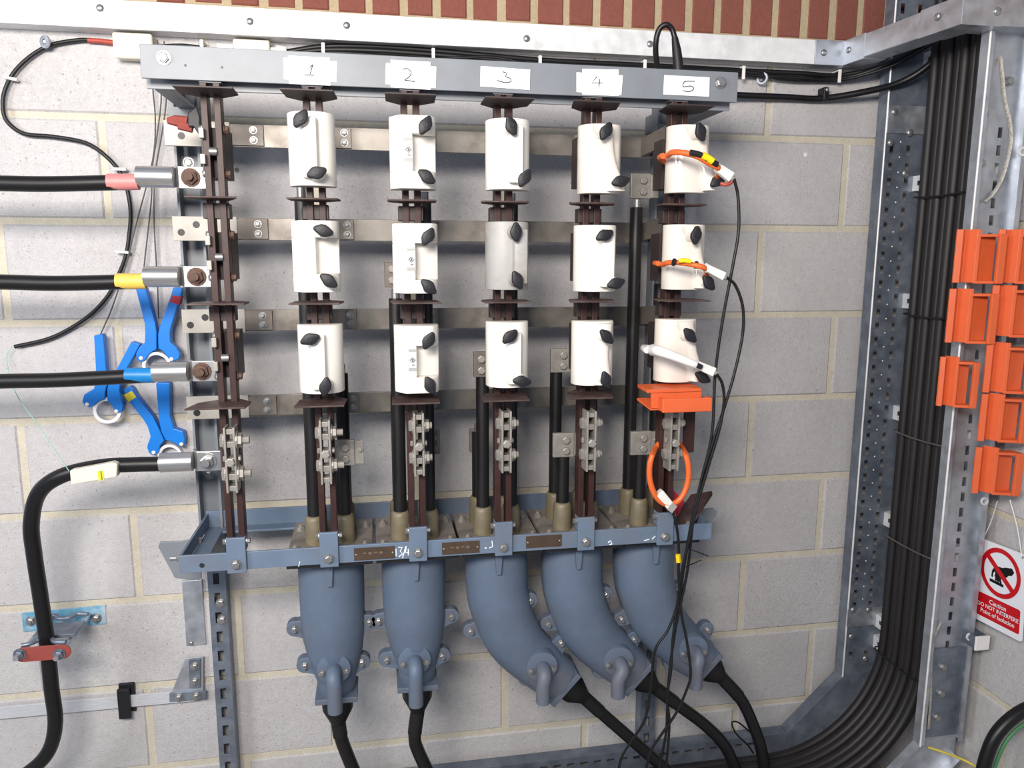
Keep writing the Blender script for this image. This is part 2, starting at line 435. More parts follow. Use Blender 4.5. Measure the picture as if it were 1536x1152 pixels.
# ------------------------------------------------------------------ switchboard support frame
CX = [0.296+0.18*i for i in range(6)]          # column centre lines
fr = thing('support_frame', (0.75, -0.2, -0.93), 'blue-grey painted steel frame that carries the fuse columns', 'frame')
YF = -0.35
mb = MB().bx(0.181, 1.319, YF, YF+0.005, 0.013, 0.071)
mb.bx(0.181, 1.319, YF+0.005, YF+0.037, 0.066, 0.071)
mb.bx(0.181, 1.319, YF+0.032, YF+0.037, 0.0015, 0.0665)
part('top_channel', mb, M['paint_grey'], fr, bevel=0.001)
for x in (0.188, 1.285):
    b = MB().bx(x, x+0.005, YF+0.038, -0.062, 0.010, 0.06).bx(x, x+0.032, YF+0.038, -0.062, 0.005, 0.0099)
    part('side_arm', b, M['paint_grey'], fr)
for px, py in ((246, 87), (1080, 124)):
    bolt(fr, at(px, py, YF), r=0.0095, h=0.009)
for px, py in ((278, 98), (333, 101)):
    part('rivet_hole_shade', MB().cyl(at(px, py, YF)+V((0, 0.001, 0)), at(px, py, YF)+V((0, -0.0006, 0)), 0.0022, n=10), M['sign_black'], fr)  # black disc: the dark inside a rivet hole, put in as colour
ZT, ZB = -0.884, -0.921
b = MB().bx(0.186, 1.308, YF-0.002, YF+0.004, ZB, ZT).bx(0.186, 1.308, YF+0.004, YF+0.035, ZB, ZB+0.005)
part('front_rail', b, M['paint_blue'], fr, bevel=0.0012)
b = MB().bx(0.186, 1.308, -0.094, -0.088, -0.922, -0.879).bx(0.186, 1.308, -0.13, -0.094, -0.922, -0.917)
part('back_rail', b, M['paint_blue'], fr, bevel=0.001)
for x, sg in ((0.186, 1), (1.308, -1)):
    b = MB().bx(x, x+0.005*sg, YF+0.0045, -0.0945, ZB+0.0055, ZT-0.001).bx(x+0.0055*sg, x+0.04*sg, YF+0.036, -0.131, ZB, ZB+0.005)
    part('side_rail', b, M['paint_blue'], fr)
for i, x in enumerate(CX):
    dz = 0.0
    c = MB().bx(x-0.0185, x+0.0185, YF-0.010, YF-0.0025, -0.925, -0.851).bx(x-0.0185, x-0.0145, YF-0.0025, YF+0.02, -0.882, -0.851).bx(x+0.0145, x+0.0185, YF-0.0025, YF+0.02, -0.882, -0.851)
    cp = part('clip', c, M['paint_blue'], fr, bevel=0.0015)
    bolt(cp, (x-0.001, YF-0.010, -0.906), r=0.0082, h=0.008, spin=random.random())
    bolt(cp, (x+0.0185, YF+0.004, -0.862), (1, 0, 0), r=0.006, h=0.008)
    bolt(cp, (x-0.0185, YF+0.004, -0.862), (-1, 0, 0), r=0.006, h=0.008)
part('bolt_hole_shade', MB().cyl(at(303, 848, YF-.002)+V((0, .001, 0)), at(303, 848, YF-0.0028), 0.005, n=12), M['sign_black'], fr)  # flat black disc paints the shade of an open bolt hole
bolt(fr, (0.19, -0.335, -0.895), (-1, 0, 0), r=0.008, h=0.012, stud=0.012)
for q, (x0, y0, x1, y1) in enumerate(((531, 818, 592, 842), (663, 810, 719, 833), (789, 801, 842, 823))):
    a = at(x0, (y0+y1)/2, YF-0.002); c = at(x1, (y0+y1)/2, YF-0.002); zc = (a.z+c.z)/2
    npl = part('nameplate', MB().bx(a.x, c.x, YF-0.004, YF-0.0021, zc-0.0125, zc+0.0135), M['brass_plate'], fr, label='dark brown engraved nameplate')
    for xx in (a.x+0.004, c.x-0.004): dome(npl, (xx, YF-0.004, zc), r=0.0022)
    if q < 2:
        e = MB()
        for k in range(4): e.bx(a.x+0.018+k*0.011, a.x+0.025+k*0.011, YF-0.0044, YF-0.0041, zc+0.001-(k % 2)*0.002, zc+0.004)
        part('engraving', e, M['nameplate_engraving'], npl)
# daubed white paint marks beside the nameplates
def strokes(lines, Y, r, m, parent, name):
    b = MB()
    for l in lines: b.tube([at(p[0], p[1], Y) for p in l], r, 6)
    return part(name, b, m, parent)
strokes([[(594, 823), (594.5, 834)], [(597.5, 821), (603.5, 821), (600.5, 827), (604, 831), (598.5, 835)], [(604, 837), (609, 819)], [(609.5, 820), (608.5, 829), (615, 828)], [(612.5, 823), (612.5, 833)]], YF-0.0022, 0.0011, M['paint_white'], fr, 'paint_mark')
strokes([[(738, 811), (739, 820), (734, 822)], [(727, 822), (730, 822)]], YF-0.0022, 0.0012, M['paint_white'], fr, 'paint_mark')
strokes([[(912, 814), (916, 811), (918, 816), (914, 817)]], YF-0.0022, 0.0014, M['paint_white'], fr, 'paint_mark')
strokes([[(966, 811), (974, 809)], [(978, 809), (983, 804)]], YF-0.0022, 0.001, M['paint_white'], fr, 'paint_mark')
strokes([[(448, 850), (450, 842)]], YF-0.0022, 0.0008, M['paint_white'], fr, 'paint_mark')
# side gussets that bolt the shelf to the uprights
def poly_at(pts, Y): return [at(p[0], p[1], Y) for p in pts]
part('gusset', MB().prism(poly_at([(237, 820), (240, 813), (272, 812), (302, 806), (302, 868), (290, 871), (262, 867)], -0.2), (0, 0.005, 0)), M['paint_grey'], fr, bevel=0.001)
part('gusset', MB().prism(poly_at([(1036, 766), (1070, 762), (1076, 768), (1073, 776), (1050, 797), (1036, 797)], -0.2), (0, 0.005, 0)), M['paint_grey'], fr, bevel=0.001)
part('brace', MB().prism([(0.215, -0.33, -0.922), (0.215, -0.07, -0.922), (0.215, -0.07, -1.03)], (0.004, 0, 0)), M['paint_grey'], fr)
part('brace', MB().prism([(1.27, -0.33, -0.922), (1.27, -0.07, -0.922), (1.27, -0.07, -1.03)], (0.004, 0, 0)), M['paint_grey'], fr)

# painted uprights behind the columns
def upright(x0, lab):
    u = thing('upright_channel', (x0+0.026, -0.08, -0.93), lab, 'upright')
    b = MB().bx(x0, x0+0.052, -0.066, -0.060, -0.93, 0.06).bx(x0, x0+0.005, -0.102, -0.066, -0.93, 0.06).bx(x0+0.047, x0+0.052, -0.102, -0.066, -0.93, 0.06)
    part('channel', b, M['paint_grey'], u)
    for z in (-0.1, -0.8):
        bolt(u, (x0+0.02, -0.066, z), r=0.009, h=0.008)
    for z in (0.0, -0.9):
        part('standoff', MB().bx(x0+0.006, x0+0.046, -0.0595, 0.0, z, z+0.04), M['paint_grey'], u)
    part('top_plate', MB().bx(x0-0.004, x0+0.062, -0.108, -0.103, -0.037, 0.008), M['paint_grey'], u)
upright(0.171, 'grey painted upright channel behind the incoming cable lugs')
upright(1.243, 'grey painted upright channel behind the fifth fuse column')

# slotted struts under the shelf
def strut(x0, z0, z1, lab):
    s = thing('slotted_strut', (x0+0.02, -0.02, z0), lab, 'strut')
    holes = []
    z = 0.02
    while z < z1-z0-0.03:
        holes.append((0.0125, 0.0265, z, z+0.028)); z += 0.05
    b = MB().plate_holes((x0, -0.041, z0), (1, 0, 0), (0, 0, 1), 0.041, z1-z0, holes, 0.0025, (0, 1, 0))
    b.bx(x0, x0+0.0025, -0.0384, -0.001, z0, z1).bx(x0+0.0385, x0+0.041, -0.0384, -0.001, z0, z1)
    part('channel', b, M['galv_dark'], s)
    return s
s = strut(0.168, -1.8, -0.931, 'slotted galvanised strut below the left end of the shelf')
for py in (904, 930): bolt(s, at(331 if py < 910 else 333, py, -0.041), r=0.009, h=0.008)
strut(1.272, -1.8, -0.931, 'slotted galvanised strut behind the curved cable boxes')

pl = thing('mounting_plate', (0.12, 0, -1.25), 'flat galvanised plate beside the left strut', 'plate')
part('plate', MB().bx(0.101, 0.147, -0.007, -0.0005, -1.25, -1.08), M['galv'], pl, bevel=0.001)
dome(pl, at(287, 965, -0.007), r=0.006)
k = thing('corner_bracket', (0.12, -0.01, -1.33), 'triangular galvanised bracket joining the earth strip to the strut', 'bracket')
part('gusset_plate', MB().prism(poly_at([(278, 988), (305, 985), (305, 1037), (257, 1040)], -0.014), (0, 0.004, 0)), M['galv'], k, bevel=0.0008)
part('foot', MB().prism(poly_at([(254, 1040), (309, 1036), (309, 1049), (254, 1053)], -0.020), (0, 0.0055, 0)), M['galv_dark'], k, bevel=0.0008)
part('cleat_plate', MB().prism(poly_at([(283, 990), (300, 989), (300, 1032), (284, 1033)], -0.020), (0, 0.0055, 0)), M['galv_dark'], k, bevel=0.0008)
for px, py in ((292, 999), (292, 1022), (268, 1046), (294, 1044)): bolt(k, at(px, py, -0.020), r=0.0085, h=0.008, stud=0.004)
a = at(258, 1045, -0.009); zc = a.z
e = thing('earth_strip', (-0.3, 0, zc-0.016), 'flat bare aluminium earth strip low on the wall', 'strip')
part('strip', MB().bx(-1.2, 0.112, -0.013, -0.009, zc-0.0155, zc+0.0155), M['alu'], e, bevel=0.0006)
xc = at(187, 1048, -0.02).x
part('holder', MB().bx(xc-0.016, xc+0.012, -0.024, -0.0135, zc-0.040, zc+0.038).bx(xc-0.016, xc+0.02, -0.009, -0.0005, zc-0.03, zc+0.045), M['knob_black'], e, bevel=0.002)

# ------------------------------------------------------------------ busbars
ZBUS = [-0.053, -0.2435, -0.4365, -0.6235]
PH = ['topmost', 'second', 'third', 'lowest']
YB = -0.155
for j, z in enumerate(ZBUS):
    t = thing('busbar', (0.7, YB, z-0.023), PH[j]+' of the four flat tinned busbars crossing behind the fuses', 'busbar', 'horizontal busbars')
    xl = 0.300
    part('bar', MB().bx(xl, 1.215, YB, YB+0.007, z-0.0228, z+0.0228), M['tinned'], t, bevel=0.0006)
    xt = (0.168, 0.172, 0.178, 0.176)[j]
    holes = [(0.033, 0.020)] if j == 0 else [(0.0165, 0.017), (0.047, 0.033)] if j < 3 else [(0.020, 0.014)]
    b = MB().bx(xt, xt+0.128, YB-0.008, YB-0.0002, z-0.025, z+0.025)
    et = part('end_tab', b, M['tab_bright'], t, label='bright tinned end tab with bolt holes', bevel=0.0006)
    for hx, hz in holes:
        part('bolt_hole_shade', MB().cyl((xt+hx, YB-0.0083, z-0.025+hz), (xt+hx, YB-0.006, z-0.025+hz), 0.0072, n=18), M['sign_black'], et)  # no real opening: black disc stands in for the hole's dark inside
    for i, x in enumerate(CX):
        x0, x1 = (x+0.0, x+0.066) if i == 0 else (x+0.015, x+0.064)
        jp = part('joint_plate', MB().bx(x0, x1, YB-0.0065, YB-0.0005, z-0.0205, z+0.0215), M['tinned_dark'] if i == 0 else M['tinned'], t, bevel=0.0005)
        if i == 5: continue
        for dz in (0.0105, -0.0095):
            bolt(jp, (x+(0.046 if i == 0 else 0.050), YB-0.0065, z+dz), r=0.0062, h=0.006, m=M['zinc'], spin=random.random(), stud=0.003)
    # bar bends forward to the last column
    b = MB().prism([(1.195, YB-0.001, z-0.021), (1.185, YB-0.001, z-0.021), (1.205, YB-0.09, z-0.008), (1.205, -0.325, z-0.008), (1.211, -0.325, z-0.008), (1.211, YB-0.085, z-0.008)], (0, 0, 0.04))
    part('forward_bend', b, M['tinned_dark'], t)

# ------------------------------------------------------------------ fuse columns
ROWZ = [-0.109, -0.300, -0.490]
ZPL = [-0.012, -0.197, -0.388, -0.5805]
PLD = {0: [(0.0, .095), (.03, .06), (.012, .105), (.012, .115)]}
ORD = ['leftmost maroon insulated column, with no fuse carriers fitted'] + ['maroon insulated column below the paper number '+n for n in ('one', 'two', 'three', 'four', 'five')]
for i, x in enumerate(CX):
    t = thing('fuse_column', (x, -0.33, -0.87), ORD[i], 'fuse column', 'maroon fuse columns')
    for sx in (-0.0115, 0.0115):
        part('insulating_bar', MB().bx(x+sx-0.006, x+sx+0.006, -0.352, -0.322, -0.872, 0.010), M['maroon'], t, bevel=0.001)
    for j, z in enumerate(ZPL):
        wl, wr_ = 0.046, 0.046
        yb, yf = -0.325, -0.425
        sk = 0.0
        if i == 0: wl, wr_, yf = (0.050, 0.050, -0.415) if j != 1 else (0.045, 0.032, -0.37)
        if i == 0 and j == 3: wl, wr_, sk = 0.054, 0.044, -0.012
        if j in (1,): yf = -0.40
        if i == 5 and j == 3: continue
        skx = (random.uniform(-0.006, 0.006) if i else sk)
        if i == 4: skx = -0.014
        poly = [(x-wl+skx, yf, z), (x+wl+skx, yf, z), (x+wr_, yb-0.03, z), (x+0.02, yb, z), (x-0.02, yb, z), (x-wl, yb-0.03, z)]
        part('barrier_plate', MB().prism(poly, (0, 0, 0.0032)), M['barrier'] if j else M['barrier_dark'], t, bevel=0.0008)
    # top fixing block under the channel
    part('top_block', MB().bx(x-0.019, x+0.019, -0.344, -0.3185, 0.0112, 0.040), M['paint_grey'], t)
    bolt(t, (x+0.0195, -0.33, 0.022), (1, 0, 0), r=0.007, h=0.010, m=M['knob_black'])
    for z in ROWZ:
        # fixed contact: clamp blocks between the bars, side bolts
        part('contact_block', MB().bx(x-0.026, x+0.018, -0.320, -0.25, z-0.045, z+0.045) if i == 0 else MB().bx(x-0.022, x+0.022, -0.320, -0.27, z-0.05, z+0.05), M['barrier_dark'], t)
        for dz in (0.04, -0.04):
            bolt(t, (x+0.0178, -0.335, z+dz), (1, 0, 0), r=0.0072, h=0.009, m=M['rust'] if i == 0 else M['tinned_dark'])
            if i == 0:
                part('contact_lug', MB().bx(x-0.021, x-0.012, -0.366, -0.3525, z+dz*0.42-0.009+0.012*(dz > 0), z+dz*0.42+0.009+0.012*(dz > 0)), M['tab_bright'], t, bevel=0.001)
                bolt(t, (x-0.0178, -0.34, z+dz), (-1, 0, 0), r=0.006, h=0.006, m=M['zinc'])
        if i == 0:
            part('contact_stud', MB().cyl((x-0.006, -0.3525, z-0.002), (x+0.007, -0.3525, z-0.002), 0.0075, n=14), M['zinc'], t, smooth=40)
    # dark packers between carriers
    for z in (ZPL[1]-0.018, ZPL[2]-0.018):
        part('packer', MB().bx(x-0.026, x+0.022, -0.346, -0.318, z-0.016, z+0.012), M['barrier_dark'], t, bevel=0.001)
# a spare holder clip hanging on the leftmost column
hc = thing('fuse_clip', at(282, 190, -0.3), 'small maroon and black fuse clip beside the top busbar tab', 'clip')
part('rod', MB().tube([at(251, 181, -0.28), at(262, 181, -0.28), at(282, 184, -0.28)], [0.006, 0.010, 0.012], 8), M['red_oxide'], hc)
part('sleeve', MB().cyl(at(268, 188, -0.285), at(289, 193, -0.285), 0.008, n=8), M['red_oxide'], hc)
part('cap', MB().prism(poly_at([(281, 170), (295, 158), (300, 175), (300, 205), (290, 190), (282, 190)], -0.30), (0, 0.02, 0)), M['knob_black'], hc, bevel=0.002)

# ------------------------------------------------------------------ fuse carriers
def rounded_arc(wd, dp, n=14, pw=2.6):
    pts = []
    for q in range(n+1):
        a = math.pi*q/n
        cx, sx = math.cos(a), math.sin(a)
        pts.append((-wd*math.copysign(abs(cx)**(2/pw), cx), -dp*abs(sx)**(2/pw)))
    return pts
def knob(parent, m, base, ang, L=0.0185, W=0.0112, h=0.010, post=0.018, pm=None):
    """elongated six sided wing knob, long axis at ang (degrees in the XZ plane)"""
    ca, sa = math.cos(math.radians(ang)), math.sin(math.radians(ang))
    pts = [(-L, -.003), (-L, .003), (-.006, W), (.002, W), (L, .003), (L, -.003), (.006, -W), (-.002, -W)]
    def P(p, y, s=1.0): return V((base[0]+(p[0]*ca-p[1]*sa)*s, y, base[2]+(p[0]*sa+p[1]*ca)*s))
    b = MB().prism([P(p, base[1]) for p in pts], (0, -h, 0))
    k = part('knob', b, m, parent, bevel=0.003, seg=2, smooth=35)
    part('knob_boss', MB().cyl((base[0], base[1]-h-0.0015, base[2]), (base[0], base[1]-h+0.001, base[2]), 0.004, n=12), m, k)
    part('knob_post', MB().cyl((base[0], base[1], base[2]), (base[0], base[1]+post, base[2]), 0.0105, 0.0135, n=20), pm or M['carrier_white'], k, smooth=40)
Y0 = -0.358
W, H, DP = 0.0430, 0.0655, 0.046
def carrier(px, py, kind, knobs, label, mname='carrier_white', rot=0):
    c = at(px, py, -0.40); X, Z = c.x, c.z
    t = thing('fuse_carrier', (X, Y0, Z-H), label, 'fuse carrier', 'fuse carriers on the columns')
    m = M[mname]
    kp = [at(a, b_, -0.43) for a, b_, g in knobs]
    if kind in 'AC':
        arc = rounded_arc(W, DP if kind == 'A' else DP*0.92, 18, 2.3 if kind == 'A' else 2.6)
        b = MB().prism([(X+p[0], Y0+p[1], Z-H) for p in arc], (0, 0, 2*H))
        body = part('body', b, m, t, bevel=0.002, smooth=30)
        x0 = min(kp[0].x, kp[1].x) - X; x1 = max(kp[0].x, kp[1].x) - X
        if kind == 'A':
            xa, xb = (x0-0.004, x0+0.029)
            za, zb = kp[1].z-Z-0.008, kp[0].z-Z+0.006
            g = MB().prism([(X+xa, Y0-DP+0.012, Z+za), (X+xa+0.004, Y0-DP-0.016, Z+za), (X+xb-0.004, Y0-DP-0.016, Z+za), (X+xb, Y0-DP+0.010, Z+za)], (0, 0, zb-za))
            part('grip', g, m, t, bevel=0.003, smooth=30)
        else:
            # moulded rib swelling from the upper knob to the lower one
            zu, zl = kp[0].z, kp[1].z
            rib = []
            for q in range(13):
                f = q/12
                zz = Z+H-0.004-(2*H-0.008)*f
                xx = kp[0].x*(1-f)+kp[1].x*f if f > .12 else kp[0].x
                rib.append((xx+0.001, zz, 0.0165+0.003*math.cos(2*math.pi*f), 0.013+0.004*math.cos(2*math.pi*f)))
            vs, fs = [], []
            n = 9
            for (xx, zz, hw, dp) in rib:
                for q in range(n):
                    a = math.pi*q/(n-1)
                    e = 3.2
                    ca, sa = math.cos(a), math.sin(a)
                    xq = xx-hw*math.copysign(abs(ca)**(2/e), ca)
                    xq = min(xq, X+W-0.002)
                    vs.append((xq, Y0-DP*0.62-(dp+DP*0.30)*abs(sa)**(2/e), zz))
            for r in range(12):
                for q in range(n-1):
                    fs.append((r*n+q, r*n+q+1, (r+1)*n+q+1, (r+1)*n+q))
            fs.append(tuple(range(n))); fs.append(tuple(12*n+q for q in range(n)))
            fs += [(r*n+n-1, r*n, (r+1)*n, (r+1)*n+n-1) for r in range(12)]
            part('grip', MB().add(vs, fs), m, t, smooth=50)
    elif kind in 'BP':
        xs = -0.002 if kind == 'B' else 0.002
        d = DP+0.008
        full = [(-W, 0), (-W, -0.024), (-W+0.016, -d+0.004), (-W+0.021, -d), (W-0.014, -d), (W-0.004, -d+0.012), (W, -0.024), (W, 0)]
        cut = [(-W, 0), (-W, -0.024), (-W+0.016, -d+0.004), (-W+0.021, -d), (xs, -d), (xs+0.003, -d+0.022), (W-0.010, -d+0.030), (W, -0.020), (W, 0)]
        ztop = kp[0].z-Z-0.012; zbot = kp[1].z-Z+0.012
        b = MB().prism([(X+p[0], Y0+p[1], Z+ztop) for p in full], (0, 0, H-ztop))
        b.prism([(X+p[0], Y0+p[1], Z+zbot) for p in cut], (0, 0, ztop-zbot))
        b.prism([(X+p[0], Y0+p[1], Z-H) for p in full], (0, 0, zbot+H))
        body = part('body', b, m, t, bevel=0.0016, smooth=30)
        if kind == 'B':
            lx, lz = X-0.0095, (kp[0].z+kp[1].z)/2+0.004
            yl = Y0-d
            lb = part('rating_label', MB().bx(lx-0.008, lx+0.008, yl-0.001, yl-0.0001, lz-0.021, lz+0.021), M['carrier_grey'], t)
            part('label_panel', MB().bx(lx-0.0065, lx+0.0065, yl-0.0016, yl-0.001, lz-0.0145, lz+0.0155), M['paper'], lb)
            dm = MB()
            for s in (0.0058, 0.0036):
                q = [(lx-s, lz), (lx, lz+s), (lx+s, lz), (lx, lz-s)]
                for a in range(4):
                    p, r_ = q[a], q[(a+1) % 4]
                    dm.tube([(p[0], yl-0.0018, p[1]), (r_[0], yl-0.0018, r_[1])], 0.0005, 4)
            dm.bx(lx-0.0012, lx+0.0012, yl-0.0021, yl-0.0017, lz-0.0018, lz+0.0018)
            dm.bx(lx-0.002, lx+0.004, yl-0.0021, yl-0.0017, lz-0.0105, lz-0.0085)
            part('diamond_mark', dm, M['pencil'], lb)
    for (a, b_, g), p in zip(knobs, kp):
        knob(t, M['knob_black'], (p.x, -0.425, p.z), g, pm=m)
    return t
carrier(466, 223, 'A', [(451, 178, 55), (475, 259, 20)], 'white fuse carrier at the top of the column under number one')
carrier(620, 229, 'B', [(638, 188, 62), (640, 265, -35)], 'white fuse carrier with faded label at the top of the column under number two')
carrier(766, 231, 'A', [(767, 189, -68), (787, 267, 60)], 'white fuse carrier at the top of the column under number three')
carrier(906, 238, 'C', [(909, 197, 62), (931, 272, 15)], 'glossy cream fuse carrier at the top of the column under number four', 'carrier_gloss')
carrier(1040, 238, 'C', [(1051, 198, -70), (1077, 271, 38)], 'glossy cream fuse carrier with orange coil and yellow tag, under number five', 'carrier_gloss')
carrier(473, 385, 'P', [(485, 346, -15), (493, 421, -35)], 'white fuse carrier in the middle of the column under number one')
carrier(624, 388, 'B', [(642, 355, 60), (643, 430, -42)], 'white fuse carrier with brown-edged label, middle of the column under number two')
carrier(765, 384, 'A', [(774, 348, 92), (776, 420, -65)], 'worn grey fuse carrier, the only grey one', 'carrier_grey')
carrier(899, 388, 'A', [(907, 353, 25), (924, 425, 18)], 'white fuse carrier in the middle of the column under number four')
carrier(1034, 386, 'C', [(1044, 353, 85), (1063, 424, -50)], 'glossy cream fuse carrier with orange coil, middle of the column under number five', 'carrier_gloss')
carrier(480, 540, 'A', [(465, 509, 20), (488, 580, 80)], 'white fuse carrier at the bottom of the column under number one')
carrier(626, 539, 'B', [(643, 511, 60), (645, 578, -65)], 'white fuse carrier with white label, bottom of the column under number two')
carrier(765, 533, 'A', [(765, 505, 42), (783, 572, -5)], 'white fuse carrier at the bottom of the column under number three')
carrier(895, 531, 'C', [(910, 505, -45), (909, 570, -72)], 'white moulded fuse carrier at the bottom of the column under number four', 'carrier_white')
carrier(1021, 527, 'C', [(1035, 503, -48), (1054, 566, -30)], 'glossy cream fuse carrier wrapped by a white coil strap', 'carrier_gloss')

# ------------------------------------------------------------------ neutral links in front of the columns
LK = [(348, 688), (489, 676), (628, 665), (758, 661), (884, 660), (1008, 660)]
LL = ['grey steel neutral link beside the silver unsleeved cable lug'] + ['grey steel neutral link below the fuses of number '+n for n in ('one', 'two', 'three', 'four', 'five')]
for i, (px, py) in enumerate(LK):
    c = at(px, py, -0.375); x, z = c.x, c.z
    t = thing('neutral_link', (x, -0.375, z-0.066), LL[i], 'link', 'grey neutral links')
    for sx in (-0.0085, 0.0085):
        part('link_plate', MB().bx(x+sx-0.002, x+sx+0.002, -0.392, -0.354, z-0.064, z+0.064), M['link_grey'], t, bevel=0.0008)
    for dz, hh in ((0.055, 0.010), (0.030, 0.012), (-0.004, 0.016), (-0.034, 0.012), (-0.057, 0.010)):
        part('spacer', MB().bx(x-0.0064, x+0.0064, -0.386, -0.358, z+dz-hh/2, z+dz+hh/2), M['link_grey'], t, bevel=0.001)
    bigger = 1.15 if i == 0 else 1.0
    for dz in (0.036, -0.030):
        bolt(t, (x+0.0106, -0.374, z+dz), (1, 0, 0), r=0.0125*bigger, h=0.011, m=M['link_grey'], stud=0.012 if i in (0, 1) else 0.005)
        bolt(t, (x-0.0106, -0.374, z+dz), (-1, 0, 0), r=0.0125*bigger, h=0.009, m=M['link_grey'])
    bolt(t, (x, -0.392, z-0.002), (0, -1, 0), r=0.009, h=0.008, m=M['link_grey'], washer=False)
    bolt(t, (x+0.0106, -0.374, z-0.0), (1, 0, 0), r=0.006, h=0.006, m=M['link_grey'], washer=False)
    bolt(t, (x-0.0106, -0.374, z-0.0), (-1, 0, 0), r=0.006, h=0.006, m=M['link_grey'], washer=False)

# ------------------------------------------------------------------ cable end boxes under the shelf
YC = -0.24
def ear(parent, px, py, toward):
    p = at(px, py, -0.258); q = V(toward); d = (q-p); d.y = 0; d.normalize(); s = V((-d.z, 0, d.x))
    y0 = -0.254
    pts = []
    for a in range(-100, 101, 25):
        r_ = math.radians(a); pts.append(p-d*math.cos(r_)*0.0185+s*math.sin(r_)*0.0185)
    pts = [V((v.x, y0, v.z)) for v in pts]
    e = p+d*0.034
    pts += [V((e.x+s.x*0.026, y0, e.z+s.z*0.026)), V((e.x-s.x*0.026, y0, e.z-s.z*0.026))]
    er = part('ear', MB().prism(pts, (0, 0.024, 0)), M['iron_blue'], parent, bevel=0.002)
    bolt(er, (p.x, y0, p.z+0.0), (0, -1, 0), r=0.0070, h=0.008, m=M['zinc'], stud=0.005, spin=random.random())
def spout(parent, px, py, px2, py2, yf):
    p = at(px, py, yf); q = at(px2, py2, yf-0.03)
    part('spout_flange', MB().cyl((p.x, yf+0.045, p.z), (p.x, yf-0.004, p.z), 0.036, n=24), M['iron_blue'], parent, bevel=0.002, smooth=35)
    for sx in (-1, 1): bolt(parent, (p.x+sx*0.0255, yf-0.004, p.z-0.006), r=0.006, h=0.006)
    path = spline([(p.x, yf, p.z), (p.x, yf-0.018, p.z), (p.x, yf-0.030, p.z-0.008), (q.x, yf-0.034, p.z-0.028), (q.x, yf-0.034, q.z)], 5)
    part('spout', MB().tube(path, 0.0158, 16), M['iron_blue'], parent, smooth=50)
BW = ['one', 'two', 'three', 'four', 'five']
CORES = [  # per box: (which bushing, top pixel y or z)
    {'FL': -0.185, 'FR': -0.715, 'BL': -0.60, 'BR': -0.55},
    {'FL': -0.385, 'FR': -0.190, 'BL': -0.60, 'BR': -0.60},
    {'FL': -0.535, 'FR': -0.190, 'BL': -0.690, 'BR': -0.55},
    {'FL': -0.705, 'FR': -0.200, 'BL': -0.535, 'BR': -0.55},
    {'FL': -0.705, 'FR': -0.60, 'BL': -0.190, 'BR': -0.36}]
EARS = [[(442, 945), (553, 935), (457, 1000), (543, 995)], [(568, 933), (677, 926), (580, 991), (664, 985)],
        [(707, 948), (796, 902), (790, 1020), (842, 966)], [(823, 937), (910, 893), (902, 1010), (952, 960)], [(933, 930), (1020, 887), (1008, 997), (1062, 946)]]
LBL = ['straight tapering blue-grey cable box, leftmost under the shelf', 'straight tapering blue-grey cable box, second from the left',
       'curved blue-grey cable box next to the two straight ones', 'curved blue-grey cable box, fourth in the row', 'scuffed curved cable box at the right end of the row']
CABP = [[(512, 1108), (524, 1140), (545, 1190)], [(622, 1105), (628, 1128), (648, 1170)],
        [(905, 1072), (945, 1107), (985, 1142), (1020, 1170)], [(1018, 1058), (1058, 1088), (1088, 1120), (1108, 1165)], [(1112, 1050), (1130, 1088), (1142, 1125), (1150, 1180)]]
SP = [(501, 1003, 503, 1066, -0.296), (622, 990, 624, 1056, -0.296), (813, 1000, 814, 1052, -0.306), (928, 992, 926, 1043, -0.306), (1040, 975, 1042, 1030, -0.306)]
